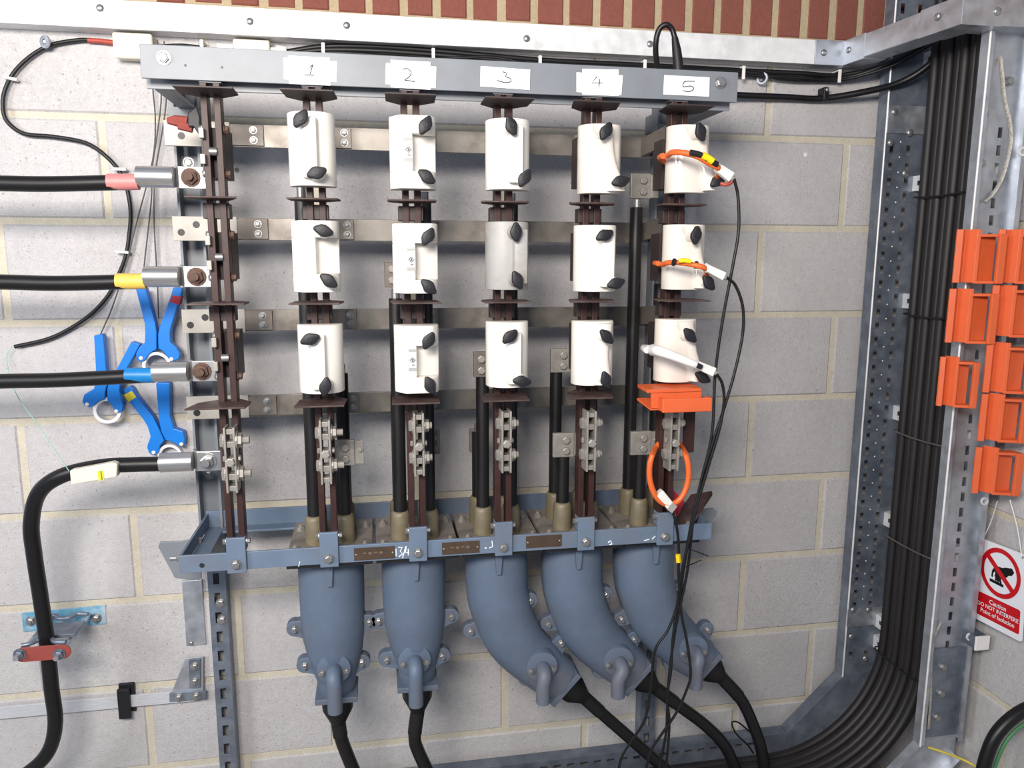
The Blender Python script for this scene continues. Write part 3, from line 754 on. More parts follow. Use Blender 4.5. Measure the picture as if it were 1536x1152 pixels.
for i in range(5):
    x = CX[i+1]
    t = thing('cable_box', (x, YC, -1.3), LBL[i], 'cable box', 'cable end boxes under the shelf')
    part('flange_plate', MB().bx(x-0.0865, x+0.0865, -0.344, -0.135, -0.914, -0.903), M['dust_plate'], t, bevel=0.001)
    part('gasket', MB().bx(x-0.0865, x+0.0865, -0.346, -0.14, -0.929, -0.9215), M['boot_black'], t)
    for sx in (-1, 1):
        for yy in (-0.19, -0.315):
            bolt(t, (x+sx*0.071, yy, -0.903), (0, 0, 1), r=0.008, h=0.008, m=M['link_grey'], stud=0.005, spin=random.random())
        bolt(t, (x+sx*0.072, -0.325, -0.9292), (0, 0, -1), r=0.007, h=0.007)
    xb = x-0.005
    if i < 2:
        cl = [(xb, YC, -0.9295), (xb, YC, -0.945), (xb, YC, -1.03), (xb, YC, -1.115), (xb+0.002, YC, -1.17), (xb+0.003, YC, -1.235), (xb+0.003, YC, -1.262)]
        rr = [0.083, 0.071, 0.0705, 0.069, 0.061, 0.043, 0.040]
        if i == 1: cl = [(p[0], p[1], p[2]+0.010 if k > 1 else p[2]) for k, p in enumerate(cl)]
        ax = V((0, 0, -1))
    else:
        dx = [0.0, 0.178, 0.352][i-2]; dzz = [0, 0.008, 0.017][i-2]
        cl = [(x, YC, -0.9295), (x, YC, -0.945), (0.838+dx, YC, -0.99+dzz*.3), (0.844+dx, YC, -1.075+dzz*.6), (0.880+dx, YC, -1.175+dzz), (0.945+dx, YC, -1.250+dzz), (0.990+dx, YC, -1.290+dzz)]
        rr = [0.083, 0.071, 0.0715, 0.071, 0.067, 0.059, 0.053]
        ax = V((0.74, 0, -0.67)).normalized()
    # densify
    pts = spline(cl[1:], 5); m_ = len(pts)
    import bisect
    rad = []
    for q in range(m_):
        f = q/5; a = min(int(f), len(rr)-3); rad.append(rr[1+a]*(1-(f-a))+rr[2+a]*(f-a))
    part('body', MB().tube([V(cl[0]), V(cl[0])+V((0, 0, -0.006))]+pts, [rr[0], rr[0]]+rad, 32), M['iron_blue'], t, smooth=35)
    part('lug_rib', MB().prism([(xb-0.008, YC-0.066, -0.932), (xb+0.010, YC-0.066, -0.932), (xb+0.006, YC-0.066, -0.985), (xb-0.004, YC-0.066, -0.985)], (0, -0.015, 0)), M['iron_blue'], t, bevel=0.0015)
    for (px, py) in EARS[i]:
        c0 = min((V(p) for p in pts), key=lambda v: (v-at(px, py, YC)).length)
        ear(t, px, py, c0)
    end = V(cl[-1]); sd = V((-ax.z, 0, ax.x)); yv = V((0, 1, 0))
    hw, hd = (0.050, 0.045) if i < 2 else (0.052, 0.05)
    pg = [end+sd*hw*0.92-yv*hd, end+sd*hw*0.92+yv*hd, end-sd*hw*0.92+yv*hd, end-sd*hw*0.92-yv*hd]
    part('end_plate', MB().prism(pg, ax*0.013), M['iron_blue'], t, bevel=0.002)
    g0 = end+ax*0.0135
    g1, g2, g3 = g0+ax*0.035, g0+ax*0.062, g0+ax*0.072
    part('gland_boot', MB().tube([g0, g1, g2, g3], [0.036, 0.034, 0.021, 0.0165], 20), M['boot_black'], t, smooth=60)
    spout(t, *SP[i])
    for kx, ky, key in ((-0.033, -0.275, 'FL'), (0.029, -0.275, 'FR'), (-0.033, -0.200, 'BL'), (0.029, -0.200, 'BR')):
        bx_ = x+kx
        part('bushing', MB().tube([(bx_, ky, -0.9025), (bx_, ky, -0.85), (bx_, ky, -0.843), (bx_, ky, -0.841)], [0.0215, 0.0205, 0.018, 0.0155], 20), M['bushing'], t, smooth=50)
        zt = CORES[i][key]
        core = part('core', MB().cyl((bx_, ky, -0.8405), (bx_, ky, zt), 0.0142, n=16), M['core_black'], t, smooth=50)
        part('core_tail', MB().cyl((bx_, ky, zt+0.0005), (bx_, ky, zt+0.02), 0.009, n=12), M['zinc'], core)
    # cable leaving the box
    cp = [g2+ax*0.005] + [at(a, b, YC-0.0) for a, b in CABP[i]]
    cab = thing('outgoing_cable', cp[-1], 'black cable hanging from the gland of the '+['leftmost straight cable box', 'second straight cable box', 'first curved cable box', 'middle curved cable box', 'rightmost curved cable box'][i], 'cable', 'outgoing black cables')
    pp = spline([g3]+cp[1:], 6)
    nn = len(pp)
    part('jacket', MB().tube(pp, 0.0150, 14), M['cable_black'], cab, smooth=60)
    part('shrink_sleeve', MB().tube(pp[:6], 0.0165, 14), M['boot_black'], cab, smooth=60)

# core clamps: grey blocks with two bolts
CL = [(515, 680, -0.292, 1, 'beside the neutral link below number one'), (650, 664, -0.20, 0, 'half hidden below number two'), (715, 661, -0.20, 0, 'lower, left of the column below number three'),
      (846, 668, -0.292, 1, 'lower, left of the column below number four'), (962, 665, -0.292, 1, 'left of the orange ring below number five'), (842, 541, -0.217, 1, 'below the fourth topmost fuses, above a black core'),
      (722, 547, -0.292, 0, 'above a black core, left of the third bottom fuse'), (962, 279, -0.217, 1, 'on top of the tallest black core'), (1000, 401, -0.217, 0, 'dark, left of the middle fuse wrapped in orange'),
      (588, 412, -0.2, 0, 'left edge of the middle fuse in column two')]
for px, py, Y, big, lab in CL:
    p = at(px, py, Y)
    t = thing('core_clamp', (p.x, Y, p.z-0.028), 'grey two-bolt core clamp '+lab, 'clamp', 'grey core clamps')
    w2 = 0.024 if big else 0.016
    part('block', MB().bx(p.x-w2, p.x+w2-0.001, Y, Y+0.012, p.z-0.027, p.z+0.027), M['link_grey'] if big else M['tinned_dark'], t, bevel=0.0015)
    if big:
        part('side_leg', MB().bx(p.x+w2, p.x+w2+0.018, Y+0.003, Y+0.010, p.z-0.025, p.z+0.025), M['link_grey'], t, bevel=0.001)
        bolt(t, (p.x+w2+0.010, Y+0.003, p.z+0.006), r=0.005, h=0.005, m=M['link_grey'])
    for dz in (0.012, -0.012): bolt(t, (p.x+(0.004 if big else 0), Y, p.z+dz), r=0.0085, h=0.007, washer=False, m=M['link_grey'])

# ------------------------------------------------------------------ incoming cables with lugs
def incoming(yc, sl0, sl1, b1, pal, by, bpx, m_sl, lab, boltm, path):
    Y = -0.24
    c = at(b1, by, Y)
    t = thing('incoming_cable', at(0, path[0][1], Y), lab, 'cable', 'incoming black power cables')
    pts = spline([at(q[0], q[1], q[2] if len(q) > 2 else Y) for q in path], 8)
    part('jacket', MB().tube(pts, 0.0148 if m_sl else 0.0156, 16), M['cable_black'], t, smooth=60)
    if m_sl:
        a, b = at(sl0, path[-1][1], Y), at(sl1, path[-1][1]+0.0, Y)
        part('phase_sleeve', MB().tube([a, a*0.5+b*0.5, b], [0.0156, 0.0158, 0.0152], 18), m_sl, t, smooth=60)
    A_, B_ = at(sl1-2, path[-1][1], Y), at(b1, by, Y)
    zc = B_.z
    lg = part('lug', MB().tube([(A_.x, Y, zc), (A_.x+0.001, Y, zc), (B_.x-0.001, Y, zc), (B_.x, Y, zc)], [0.017, 0.0205, 0.0205, 0.018], 14), M['lug_silver'], t, smooth=35)
    R_ = at(pal, by, Y)
    part('palm', MB().prism([(B_.x-0.002, Y+0.010, zc-0.018), (B_.x+0.008, Y-0.004, zc-0.021), (R_.x+0.016, Y-0.004, zc-0.021), (R_.x+0.016, Y+0.003, zc-0.021), (B_.x+0.012, Y+0.003, zc-0.021), (B_.x, Y+0.016, zc-0.018)], (0, 0, 0.042)), M['lug_silver'], lg, bevel=0.001)
    pb = at(bpx, by, Y-0.005)
    bolt(lg, (pb.x, Y-0.0042, zc), r=0.0142, h=0.011, m=boltm, stud=0.010, spin=0.2)
incoming(0, 162, 208, 262, 296, 266, 286, M['sleeve_red'], 'black incoming cable with pink-red sleeve and silver lug', M['rust'], [(-260, 268), (-120, 272), (0, 275), (80, 276), (206, 273)])
incoming(0, 175, 219, 270, 304, 415, 295, M['sleeve_yellow'], 'black incoming cable with yellow sleeve and silver lug', M['rust'], [(-260, 424), (-120, 422), (0, 423), (90, 425), (217, 422)])
incoming(0, 189, 232, 283, 314, 557, 303, M['sleeve_blue'], 'black incoming cable with blue sleeve and silver lug', M['rust'], [(-260, 585), (-120, 577), (0, 572), (90, 570), (230, 563)])
incoming(0, 230, 242, 290, 320, 692, 311, None, 'black unsleeved cable bending down to the red cleat', M['zinc'],
         [(-20, 1195, -0.14), (40, 1160, -0.14), (72, 1128, -0.14), (83, 1085, -0.145), (77, 1030, -0.148), (70, 960, -0.150), (60, 890, -0.155), (51, 830, -0.17), (47, 785, -0.19), (58, 740, -0.215), (92, 714, -0.235), (150, 700), (200, 697), (243, 696)])
# sensor box on that cable
sb = thing('sensor_box', at(140, 708, -0.26), 'small cream plastic sensor box tied on the bending black cable', 'sensor')
part('case', MB().prism([at(104, 706, -0.268), at(168, 694, -0.268), at(176, 696, -0.268), at(175, 716, -0.268), at(106, 728, -0.268)], (0, 0.025, 0)), M['box_cream'], sb, bevel=0.003)
part('label_strip', MB().prism([at(146, 707, -0.2695), at(154, 706, -0.2695), at(156, 720, -0.2695), at(148, 721, -0.2695)], (0, 0.001, 0)), M['label_yellow'], sb)
part('label_mark', MB().prism([at(150, 706.5, -0.2700), at(152, 706.3, -0.2700), at(154, 720, -0.2700), at(152, 720.3, -0.2700)], (0, 0.0006, 0)), M['earth_green'], sb)
for px in (139, 159):
    part('tie', MB().ring(at(px, 703, -0.24)+V((0, 0, 0)), (1, 0, 0.1), 0.0165, 0.0150, 0.004, 18), M['thin_black'], sb)
solo('thread', MB().tube(spline([at(18, 519, -0.02), at(10, 540, -0.03), at(24, 590, -0.10), at(55, 635, -0.18), (at(104, 707, -0.255))], 6), 0.0009, 5), M['teal_thread'], 'thin pale green wire from the cable end to the cream sensor box', 'wire')

# cleat that holds the bending cable
cl = thing('cable_cleat', at(95, 930, 0), 'cable cleat with red plate on two threaded rods', 'cleat')
zc = at(125, 928, 0).z
zl = at(65, 980, -0.177).z
part('back_plate', MB().prism([at(32, 920, -0.004), at(158, 908, -0.004), at(159, 936, -0.004), at(35, 948, -0.004)], (0, 0.0035, 0)), M['film_blue'], cl, bevel=0.0006)
for px, py in ((47, 931), (145, 927)): bolt(cl, at(px, py, -0.004), r=0.009, h=0.010, stud=0.006)
for px in (32, 91):
    q = at(px, 980, -0.177)
    part('rod', MB().cyl((q.x, -0.205, q.z+0.002), (q.x, -0.004, q.z+0.002), 0.0055, n=12), M['galv'], cl, smooth=50)
    bolt(cl, (q.x, -0.184, q.z+0.002), r=0.010, h=0.009, m=M['galv_dark'])
xa, xb = at(22, 980, -0.18).x, at(108, 980, -0.18).x; zz = at(65, 979, -0.18).z
ol = []
for a in range(-90, 91, 18): ol.append((xb-0.018+0.018*math.cos(math.radians(a)), -0.184, zz+0.0165*math.sin(math.radians(a))))
for a in range(90, 271, 18): ol.append((xa+0.018+0.018*math.cos(math.radians(a)), -0.184, zz+0.0165*math.sin(math.radians(a))))
part('red_plate', MB().prism(ol, (0, 0.004, 0)), M['red_oxide'], cl, bevel=0.0008)
xm = (xa+xb)/2-0.006
for y in (-0.175, -0.04):
    part('saddle', MB().tube(spline([(xa+0.012, y, zz+0.018), (xm-0.022, y+0.006, zz+0.018), (xm-0.01, y+0.02 if y < -0.1 else y-.012, zz+0.018), (xm+0.014, y+0.02 if y < -0.1 else y-.012, zz+0.018), (xm+0.026, y+0.006, zz+0.018), (xb-0.012, y, zz+0.018)], 4), 0.005, 8), M['galv_dark'], cl, smooth=50)
part('spacer_plate', MB().bx(xa+0.012, xb-0.012, -0.125, -0.06, zz+0.004, zz+0.012), M['galv_dark'], cl, bevel=0.001)

# ------------------------------------------------------------------ blue clamps hung on the wall
def C1(p): return (110+.1302*p[0], 420+.1302*p[1])
def C2(p): return (110+.1302*p[0], 540+.1302*p[1])
def clampo(armA, armB, pins, ringc, ro, ri, tapes, lab, Y, wires):
    t = thing('blue_clamp', at(ringc[0], ringc[1], Y), lab, 'clamp', 'blue plastic clamps')
    for arm in (armA, armB):
        part('arm', MB().prism([at(p[0], p[1], Y) for p in arm], (0, 0.024, 0)), M['clamp_blue'], t, bevel=0.002)
    for p in pins: dome(t, at(p[0], p[1], Y), r=0.0045, m=M['plastic_white'], name='pin')
    c = at(ringc[0], ringc[1], Y+0.005)
    part('jaw_ring', MB().ring(c, (0, 1, 0), ro, ri, 0.015, 32), M['galv_bright'], t, smooth=40)
    for tp, mm, nm in tapes:
        part(nm, MB().prism([at(p[0], p[1], Y-0.0006) for p in tp], (0, 0.0255, 0)), mm, t)
clampo([C1(p) for p in ((715, 95), (830, 90), (880, 250), (945, 500), (960, 600), (960, 800), (905, 830), (870, 860), (835, 920), (790, 945), (745, 930), (722, 890), (720, 850), (760, 770), (820, 720), (825, 600), (820, 500), (770, 300))],
       [C1(p) for p in ((1150, 85), (1260, 90), (1240, 180), (1200, 300), (1130, 530), (1115, 600), (1120, 720), (1190, 780), (1230, 850), (1222, 900), (1170, 935), (1110, 920), (1060, 850), (1020, 815), (978, 790), (975, 700), (975, 620), (1000, 520), (1080, 290), (1120, 180))],
       [C1((780, 900)), C1((1130, 912))], C1((960, 985)), 0.0305, 0.024, [([C1(p) for p in ((1135, 178), (1243, 190), (1216, 287), (1108, 252))], M['tape_red'], 'tape_band')],
       'blue clamp with red tape band, below the yellow-sleeved lug', -0.055, None)
clampo([(140.6, 503.3), (153, 501), (155.2, 506), (159.5, 555.4), (160.1, 579), (158.4, 585), (156.9, 599), (147.8, 602.5), (141.2, 607.7), (134.7, 611.6), (126.9, 609), (123, 602.5), (125.6, 592), (133.4, 587), (140.6, 583), (142, 576.5), (143.5, 555)],
       [(196.6, 512.5), (210.3, 516.4), (203, 530.7), (189.4, 554), (180.3, 575), (179, 585.6), (184.9, 608), (182.9, 618), (175.1, 620), (171.2, 615.5), (167.3, 607.7), (160.5, 601), (160.5, 584), (162.5, 575), (175, 553)],
       [C2((160, 510)), C2((495, 590))], (160.5, 616), 0.0300, 0.0225, [], 'blue clamp without tape, behind the blue-sleeved cable', -0.05, None)
clampo([C2(p) for p in ((575, 340), (650, 300), (680, 330), (730, 420), (920, 660), (1000, 820), (1048, 930), (1000, 985), (980, 1070), (930, 1100), (875, 1080), (850, 1020), (850, 985), (888, 880), (850, 760), (800, 680), (640, 480))],
       [C2(p) for p in ((950, 265), (1110, 265), (1115, 650), (1160, 790), (1265, 825), (1285, 900), (1280, 985), (1240, 1002), (1180, 965), (1120, 940), (1060, 925), (1012, 830), (985, 700))],
       [C2((925, 1065)), C2((1245, 970))], C2((1110, 1100)), 0.0265, 0.020, [([C2(p) for p in ((580, 405), (670, 355), (725, 425), (638, 485))], M['tape_yellow'], 'tape_band')],
       'blue clamp with yellow tape band, above the unsleeved silver lug', -0.03, None)
WR = [([(226, 60), (229, 130), (233, 180), (229, 240), (206, 330), (188, 400), (168, 462), (151, 501)], 'leftmost thin grey hanging wire, ending at the untaped blue clamp'),
      ([(236, 60), (242, 140), (236, 200), (228, 255), (227, 300), (216, 400), (214, 430)], 'middle thin grey wire hanging beside the cable lugs'),
      ([(246, 62), (250, 140), (243, 200), (233, 260), (231, 330), (236, 420), (238, 478)], 'rightmost thin grey hanging wire, ending between the arms of a blue clamp')]
for pth, lab in WR:
    solo('hanging_wire', MB().tube(spline([at(a, b, -0.022) for a, b in pth], 5), 0.0016, 6), M['wire_grey'], lab, 'wire', 'thin hanging wires')

# ------------------------------------------------------------------ thin cable, boxes and bundle at top left
tc = thing('thin_cable', at(100, 205, -0.012), 'thin black cable snaking down the wall from the cream box', 'cable')
pth = [(175, 64), (135, 60), (110, 61), (75, 68), (45, 85), (20, 110), (6, 140), (5, 168), (14, 186), (38, 201), (80, 205), (130, 215), (163, 238), (184, 265), (192, 290), (196, 320), (194, 350), (189, 382), (178, 412), (163, 442), (138, 470), (105, 493), (70, 509), (22, 520)]
part('jacket', MB().tube(spline([at(a, b, -0.012) for a, b in pth], 6), 0.0044, 8), M['thin_black'], tc, smooth=60)
part('red_sleeve', MB().tube([at(132, 60.5, -0.012), at(150, 61.5, -0.012), at(170, 64, -0.012)], 0.0054, 10), M['heat_red'], tc, smooth=60)
for px, py, ang in ((16, 118, -10), (180, 254, 0), (184, 378, -5)):
    a = at(px, py, -0.018)
    part('clip', MB().box(a, (0.027, 0.012, 0.006), Matrix.Rotation(math.radians(-ang), 3, 'Y')), M['plastic_white'], tc, bevel=0.001)
a = at(75, 68, 0)
part('clip', MB().ring((a.x, -0.030, a.z), (0.5, 0.9, 0), 0.013, 0.006, 0.004, 20).cyl((a.x, -0.0295, a.z), (a.x, 0, a.z), 0.003, n=8), M['galv'], tc)
jb = thing('junction_box', at(198, 92, 0), 'cream plastic junction box with rounded corners, behind the left end of the top channel', 'box')
p, q = at(168, 48, -0.035), at(231, 90, -0.035)
part('lid', MB().bx(p.x, q.x, -0.040, -0.030, q.z, p.z), M['box_cream'], jb, bevel=0.006, seg=3, smooth=40)
part('base', MB().bx(p.x+0.002, q.x-0.002, -0.0295, 0, q.z+0.002, p.z-0.002), M['box_cream'], jb, bevel=0.004)
jb = thing('junction_box', at(377, 78, 0), 'cream plastic junction box with white glands above the paper number one', 'box')
p, q = at(349, 58, -0.03), at(406, 96, -0.03)
part('lid', MB().bx(p.x, q.x, -0.034, -0.026, q.z, p.z), M['box_cream'], jb, bevel=0.004, seg=3, smooth=40)
part('base', MB().bx(p.x+0.002, q.x-0.002, -0.0255, 0, q.z+0.002, p.z-0.002), M['box_cream'], jb)
a = at(326, 71, -0.02)
part('gland', MB().bx(a.x, p.x-0.0005, -0.03, -0.005, a.z-0.012, a.z+0.006), M['plastic_white'], jb, bevel=0.002)
a = at(430, 75, -0.02)
part('gland', MB().tube([(q.x+0.0005, -0.018, a.z-0.004), (q.x+0.012, -0.018, a.z-0.004), (q.x+0.013, -0.018, a.z-0.004), (a.x, -0.018, a.z-0.004)], [0.009, 0.009, 0.014, 0.012], 12), M['plastic_white'], jb, smooth=40)
BU = [[(232, 70), (270, 68), (300, 71), (326, 76)], [(430, 78), (485, 70), (560, 70), (650, 76), (810, 90), (967, 98), (1115, 106), (1200, 110), (1262, 113), (1330, 96), (1395, 58)],
      [(430, 82), (485, 75), (560, 76), (650, 82), (810, 95), (967, 102), (1115, 108), (1180, 118), (1258, 118), (1320, 101), (1395, 62)],
      [(430, 84), (500, 79), (580, 84), (650, 88), (740, 86), (810, 98), (967, 105), (1110, 112), (1200, 117), (1262, 120), (1340, 98), (1398, 66)]]
BL_ = ['short black cable between the two cream junction boxes', 'uppermost thin black cable clipped under the trunking', 'middle thin black cable clipped under the trunking', 'lowest, sagging thin black cable clipped under the trunking']
for q, b in enumerate(BU):
    pts = []
    for a, c in b:
        Y = -0.014-0.004*q
        if a > 1262: Y -= (a-1262)/135*0.10
        pts.append(at(a, c, Y))
    solo('clipped_cable', MB().tube(spline(pts, 6), 0.0062 if q in (1, 2) else 0.004, 8), M['thin_black'], BL_[q], 'cable', 'thin cables under the trunking', smooth=60)
CLW = ['above number one', 'above the gap between two and three', 'above number three', 'above number four', 'near the right end of the top channel', 'at the trunking corner', 'left, beside the first cream box']
for q, (px, py) in enumerate(((485, 74), (650, 82), (810, 93), (967, 99), (1115, 108), (1259, 113), (303, 70))):
    a = at(px, py, -0.03)
    t = solo('cable_clip', MB().bx(a.x-0.0038, a.x+0.0038, -0.034, -0.0295, a.z-0.018, a.z+0.014).bx(a.x-0.0038, a.x+0.0038, -0.0296, 0, a.z+0.010, a.z+0.014), M['plastic_white'], 'white cable clip '+CLW[q], 'clip', 'white cable clips', bevel=0.001)
tk = thing('earth_cable', at(1232, 150, -0.02), 'thick black cable from the top channel sweeping up into the corner riser', 'cable')
pts = [at(1050, 140, -0.06), at(1108, 143, -0.03), at(1180, 146, -0.018), at(1232, 148, -0.018), at(1296, 138, -0.055), at(1350, 124, -0.085), at(1390, 100, -0.12), at(1412, 72, -0.14), at(1420, 30, -0.15)]
part('jacket', MB().tube(spline(pts, 7), 0.0082, 12), M['cable_black'], tk, smooth=60)
a = at(1233, 141, -0.012)
part('cleat', MB().bx(a.x-0.006, a.x+0.009, -0.03, 0.0, a.z-0.018, a.z+0.014), M['thin_black'], tk, bevel=0.003)
dome(tk, (a.x+0.003, -0.03, a.z+0.007), r=0.005)
a = at(1142, 118, -0.02)
t = thing('eye_bolt', (a.x, 0, a.z), 'galvanised eye bolt in the wall right of the top channel', 'eye bolt')
part('eye', MB().ring((a.x, a.y-0.004, a.z), (0.75, 0.65, 0), 0.014, 0.0095, 0.006, 24), M['galv'], t, smooth=30)
part('shank', MB().cyl((a.x+0.002, -0.014, a.z), (a.x+0.002, 0, a.z), 0.0045, n=10), M['galv'], t)
lp = thing('cable_loop', at(1015, 105, -0.29), 'black cable looping over the top channel into a tapered boot', 'cable')
part('loop', MB().tube(spline([at(988, 108, -0.27), at(984, 85, -0.28), at(984, 62, -0.29), (at(989, 44, -0.295)), at(999, 37, -0.30), at(1008, 44, -0.30), at(1013, 60, -0.30)], 6), 0.0058, 10), M['cable_black'], lp, smooth=60)
part('boot', MB().tube([at(1012, 56, -0.30), at(1015, 76, -0.30), at(1017, 95, -0.30), at(1018, 112, -0.30)], [0.0065, 0.0095, 0.0105, 0.0105], 12), M['boot_black'], lp, smooth=60)

# ------------------------------------------------------------------ paper number stickers
NS = [([(432, 83.4), (495, 86.6), (495.8, 128.4), (433.6, 125.6)], [(425, 86.6), (505.5, 92), (504.7, 123), (425.8, 119)], [[(469.5, 96.7), (464.8, 111.6)], [(469.5, 96.7), (465, 101)], [(456.6, 112.3), (470.8, 113)]], 'one'),
      ([(586, 89.7), (646, 93), (646, 134.6), (586, 131)], [(579, 94.5), (654.4, 100), (653.5, 132), (578, 126)], [[(604, 104), (611, 103), (616.5, 108), (614, 115), (607, 120), (614, 121), (622.5, 123)]], 'two'),
      ([(721, 99), (795.3, 104.5), (794.5, 135), (720.3, 129.5)], None, [[(754, 107.6), (760, 110), (758.6, 114.7), (765.6, 118), (765.6, 122.5), (757.8, 123.8), (745.3, 120.6)]], 'three'),
      ([(873.4, 103), (928, 104.5), (928, 144), (873.4, 142)], [(864.8, 108.4), (934.4, 113), (932, 142.8), (864.8, 138)], [[(895.3, 114.7), (887.5, 124.8), (904, 124.4)], [(899.5, 119), (898.4, 130.3)]], 'four'),
      ([(996.4, 112.6), (1064.5, 116), (1063.7, 145), (995, 141.8)], None, [[(1042, 122), (1027, 122.5), (1025, 130), (1036, 129), (1040.5, 133), (1034, 137.5), (1024, 136)]], 'five')]
for fq, bq, ds, wd in NS:
    Y = YF-0.0012
    c = at(sum(p[0] for p in fq)/4, fq[2][1], Y)
    t = thing('number_sticker', c, 'white paper sticker with the handwritten number '+wd, 'sticker', 'white number stickers')
    if bq: part('backing_label', MB().prism([at(p[0], p[1], YF-0.0010) for p in bq], (0, 0.0006, 0)), M['paper'], t)
    part('label', MB().prism([at(p[0], p[1], YF-0.0017) for p in fq], (0, 0.0006, 0)), M['paper'], t)
    b = MB()
    for l in ds: b.tube(spline([at(p[0], p[1], YF-0.0019) for p in l], 4) if len(l) > 3 else [at(p[0], p[1], YF-0.0019) for p in l], 0.00095, 5)
    part('pencil_digit', b, M['pencil'], t)

# ------------------------------------------------------------------ cable ladder in the corner, turning along the back wall
LX0, LX1 = 1.865, 1.983          # rail web in X on the riser
ZBEND, ZH0, ZH1 = -1.478, -1.636, -1.754
HX = 0.42
ld = thing('cable_ladder', (1.9, -0.2, ZH1), 'galvanised slotted cable ladder climbing the corner and bending along the back wall', 'cable ladder')
def rail(Y, sgn, two):
    """web in plane Y, flanges turned towards sgn*Y"""
    zt, zb = 0.60, ZBEND
    holes = []
    z = 0.05
    while z < zt-zb-0.05:
        zz = zb+z
        skip = -1.42 < zz < -1.30 or -0.02 < zz < 0.0 or 0.03 < zz < 0.2
        if not skip:
            if two:
                holes.append((0.015, 0.027, z, z+0.024)); holes.append((0.063, 0.075, z, z+0.024))
            else:
                holes.append((0.062, 0.074, z, z+0.022))
                if int(z/0.0375) % 8 == 3: holes.append((0.014, 0.019, z+0.003, z+0.018))
        z += 0.0375
    th = 0.0025
    b = MB().plate_holes((LX0, Y-th/2, zb), (1, 0, 0), (0, 0, 1), LX1-LX0, zt-zb, holes, th, (0, 1, 0))
    y0, y1 = (Y+th/2, Y+th/2+0.036*sgn) if sgn > 0 else (Y-th/2, Y-th/2+0.022*sgn)
    b.bx(LX0, LX0+th, y0, y1, zb, zt)
    b.bx(LX1-th, LX1, y0, y1, zb, zt)
    if sgn < 0: b.bx(LX0+th+0.0001, LX0+0.012, y1-0.001*sgn, y1, zb, zt).bx(LX1-0.012, LX1-th-0.0001, y1-0.001*sgn, y1, zb, zt)
    part('side_rail', b, M['galv_dark'] if two else M['galv'], ld)  # far rail's dim reflections put into the colour: darker galvanised copy
    part('folded_edge_glint', MB().cyl((LX0+0.001, Y-0.001 if two else y1, zb), (LX0+0.001, Y-0.001 if two else y1, zt), 0.0026, n=8), M['galv_bright'], ld, smooth=60)  # bright edge highlight painted on as a tube of paler galvanised material
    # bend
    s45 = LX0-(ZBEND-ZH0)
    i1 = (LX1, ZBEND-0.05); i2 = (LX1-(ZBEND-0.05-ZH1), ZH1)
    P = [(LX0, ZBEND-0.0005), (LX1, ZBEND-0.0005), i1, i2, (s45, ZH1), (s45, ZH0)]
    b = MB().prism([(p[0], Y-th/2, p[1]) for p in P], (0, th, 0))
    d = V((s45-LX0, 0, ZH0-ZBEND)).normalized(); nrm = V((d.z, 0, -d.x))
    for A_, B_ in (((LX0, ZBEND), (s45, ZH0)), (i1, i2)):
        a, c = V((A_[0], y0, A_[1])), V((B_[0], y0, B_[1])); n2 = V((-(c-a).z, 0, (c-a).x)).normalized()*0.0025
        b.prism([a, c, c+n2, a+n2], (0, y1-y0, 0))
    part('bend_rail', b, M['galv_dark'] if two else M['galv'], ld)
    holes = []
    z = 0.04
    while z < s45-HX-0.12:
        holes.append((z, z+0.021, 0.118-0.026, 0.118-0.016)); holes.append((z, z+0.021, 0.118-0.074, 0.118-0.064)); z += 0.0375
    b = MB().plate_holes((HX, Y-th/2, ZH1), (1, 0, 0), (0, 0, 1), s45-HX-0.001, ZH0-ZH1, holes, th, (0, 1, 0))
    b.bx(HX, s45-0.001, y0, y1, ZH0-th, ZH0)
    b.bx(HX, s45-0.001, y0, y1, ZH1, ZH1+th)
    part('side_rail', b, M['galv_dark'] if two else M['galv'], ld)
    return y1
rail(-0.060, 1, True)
rail(-0.357, -1, False)
def rung(c, along):
    holes = [(0.016+k*0.05, 0.044+k*0.05, 0.013, 0.025) for k in range(5)]
    if along == 'v':    # face looks towards -X
        b = MB().plate_holes((c[0]-0.012, -0.061, c[2]-0.019), (0, -1, 0), (0, 0, 1), 0.293, 0.038, holes, 0.002, (1, 0, 0))
        b.bx(c[0]-0.010, c[0]+0.010, -0.354, -0.061, c[2]-0.019, c[2]-0.017).bx(c[0]-0.010, c[0]+0.010, -0.354, -0.061, c[2]+0.017, c[2]+0.019)
    else:
        u = V((math.cos(c[3]), 0, math.sin(c[3]))); n_ = V((-math.sin(c[3]), 0, math.cos(c[3])))
        o = V((c[0], -0.061, c[2]))-u*0.019
        b = MB().plate_holes(o, (0, -1, 0), u, 0.293, 0.038, holes, -0.002, n_)
    part('rung', b, M['galv_bright'], ld)
for k in range(-2, 5):
    rung((1.966, 0, -0.111-0.30*k), 'v')
rung((1.966, 0, -1.375), 'v')
rung((1.83, 0, -1.655, math.radians(45)), 'b')
for k in range(4): rung((1.60-0.3*k, 0, -1.73, 0.0), 'b')
for k in range(34):
    z = 0.0-0.0375*k+0.012
    if z > -1.25: dome(ld, (LX0+0.045, -0.0612, z-0.02), r=0.0022, m=M['galv_bright'], name='dimple')
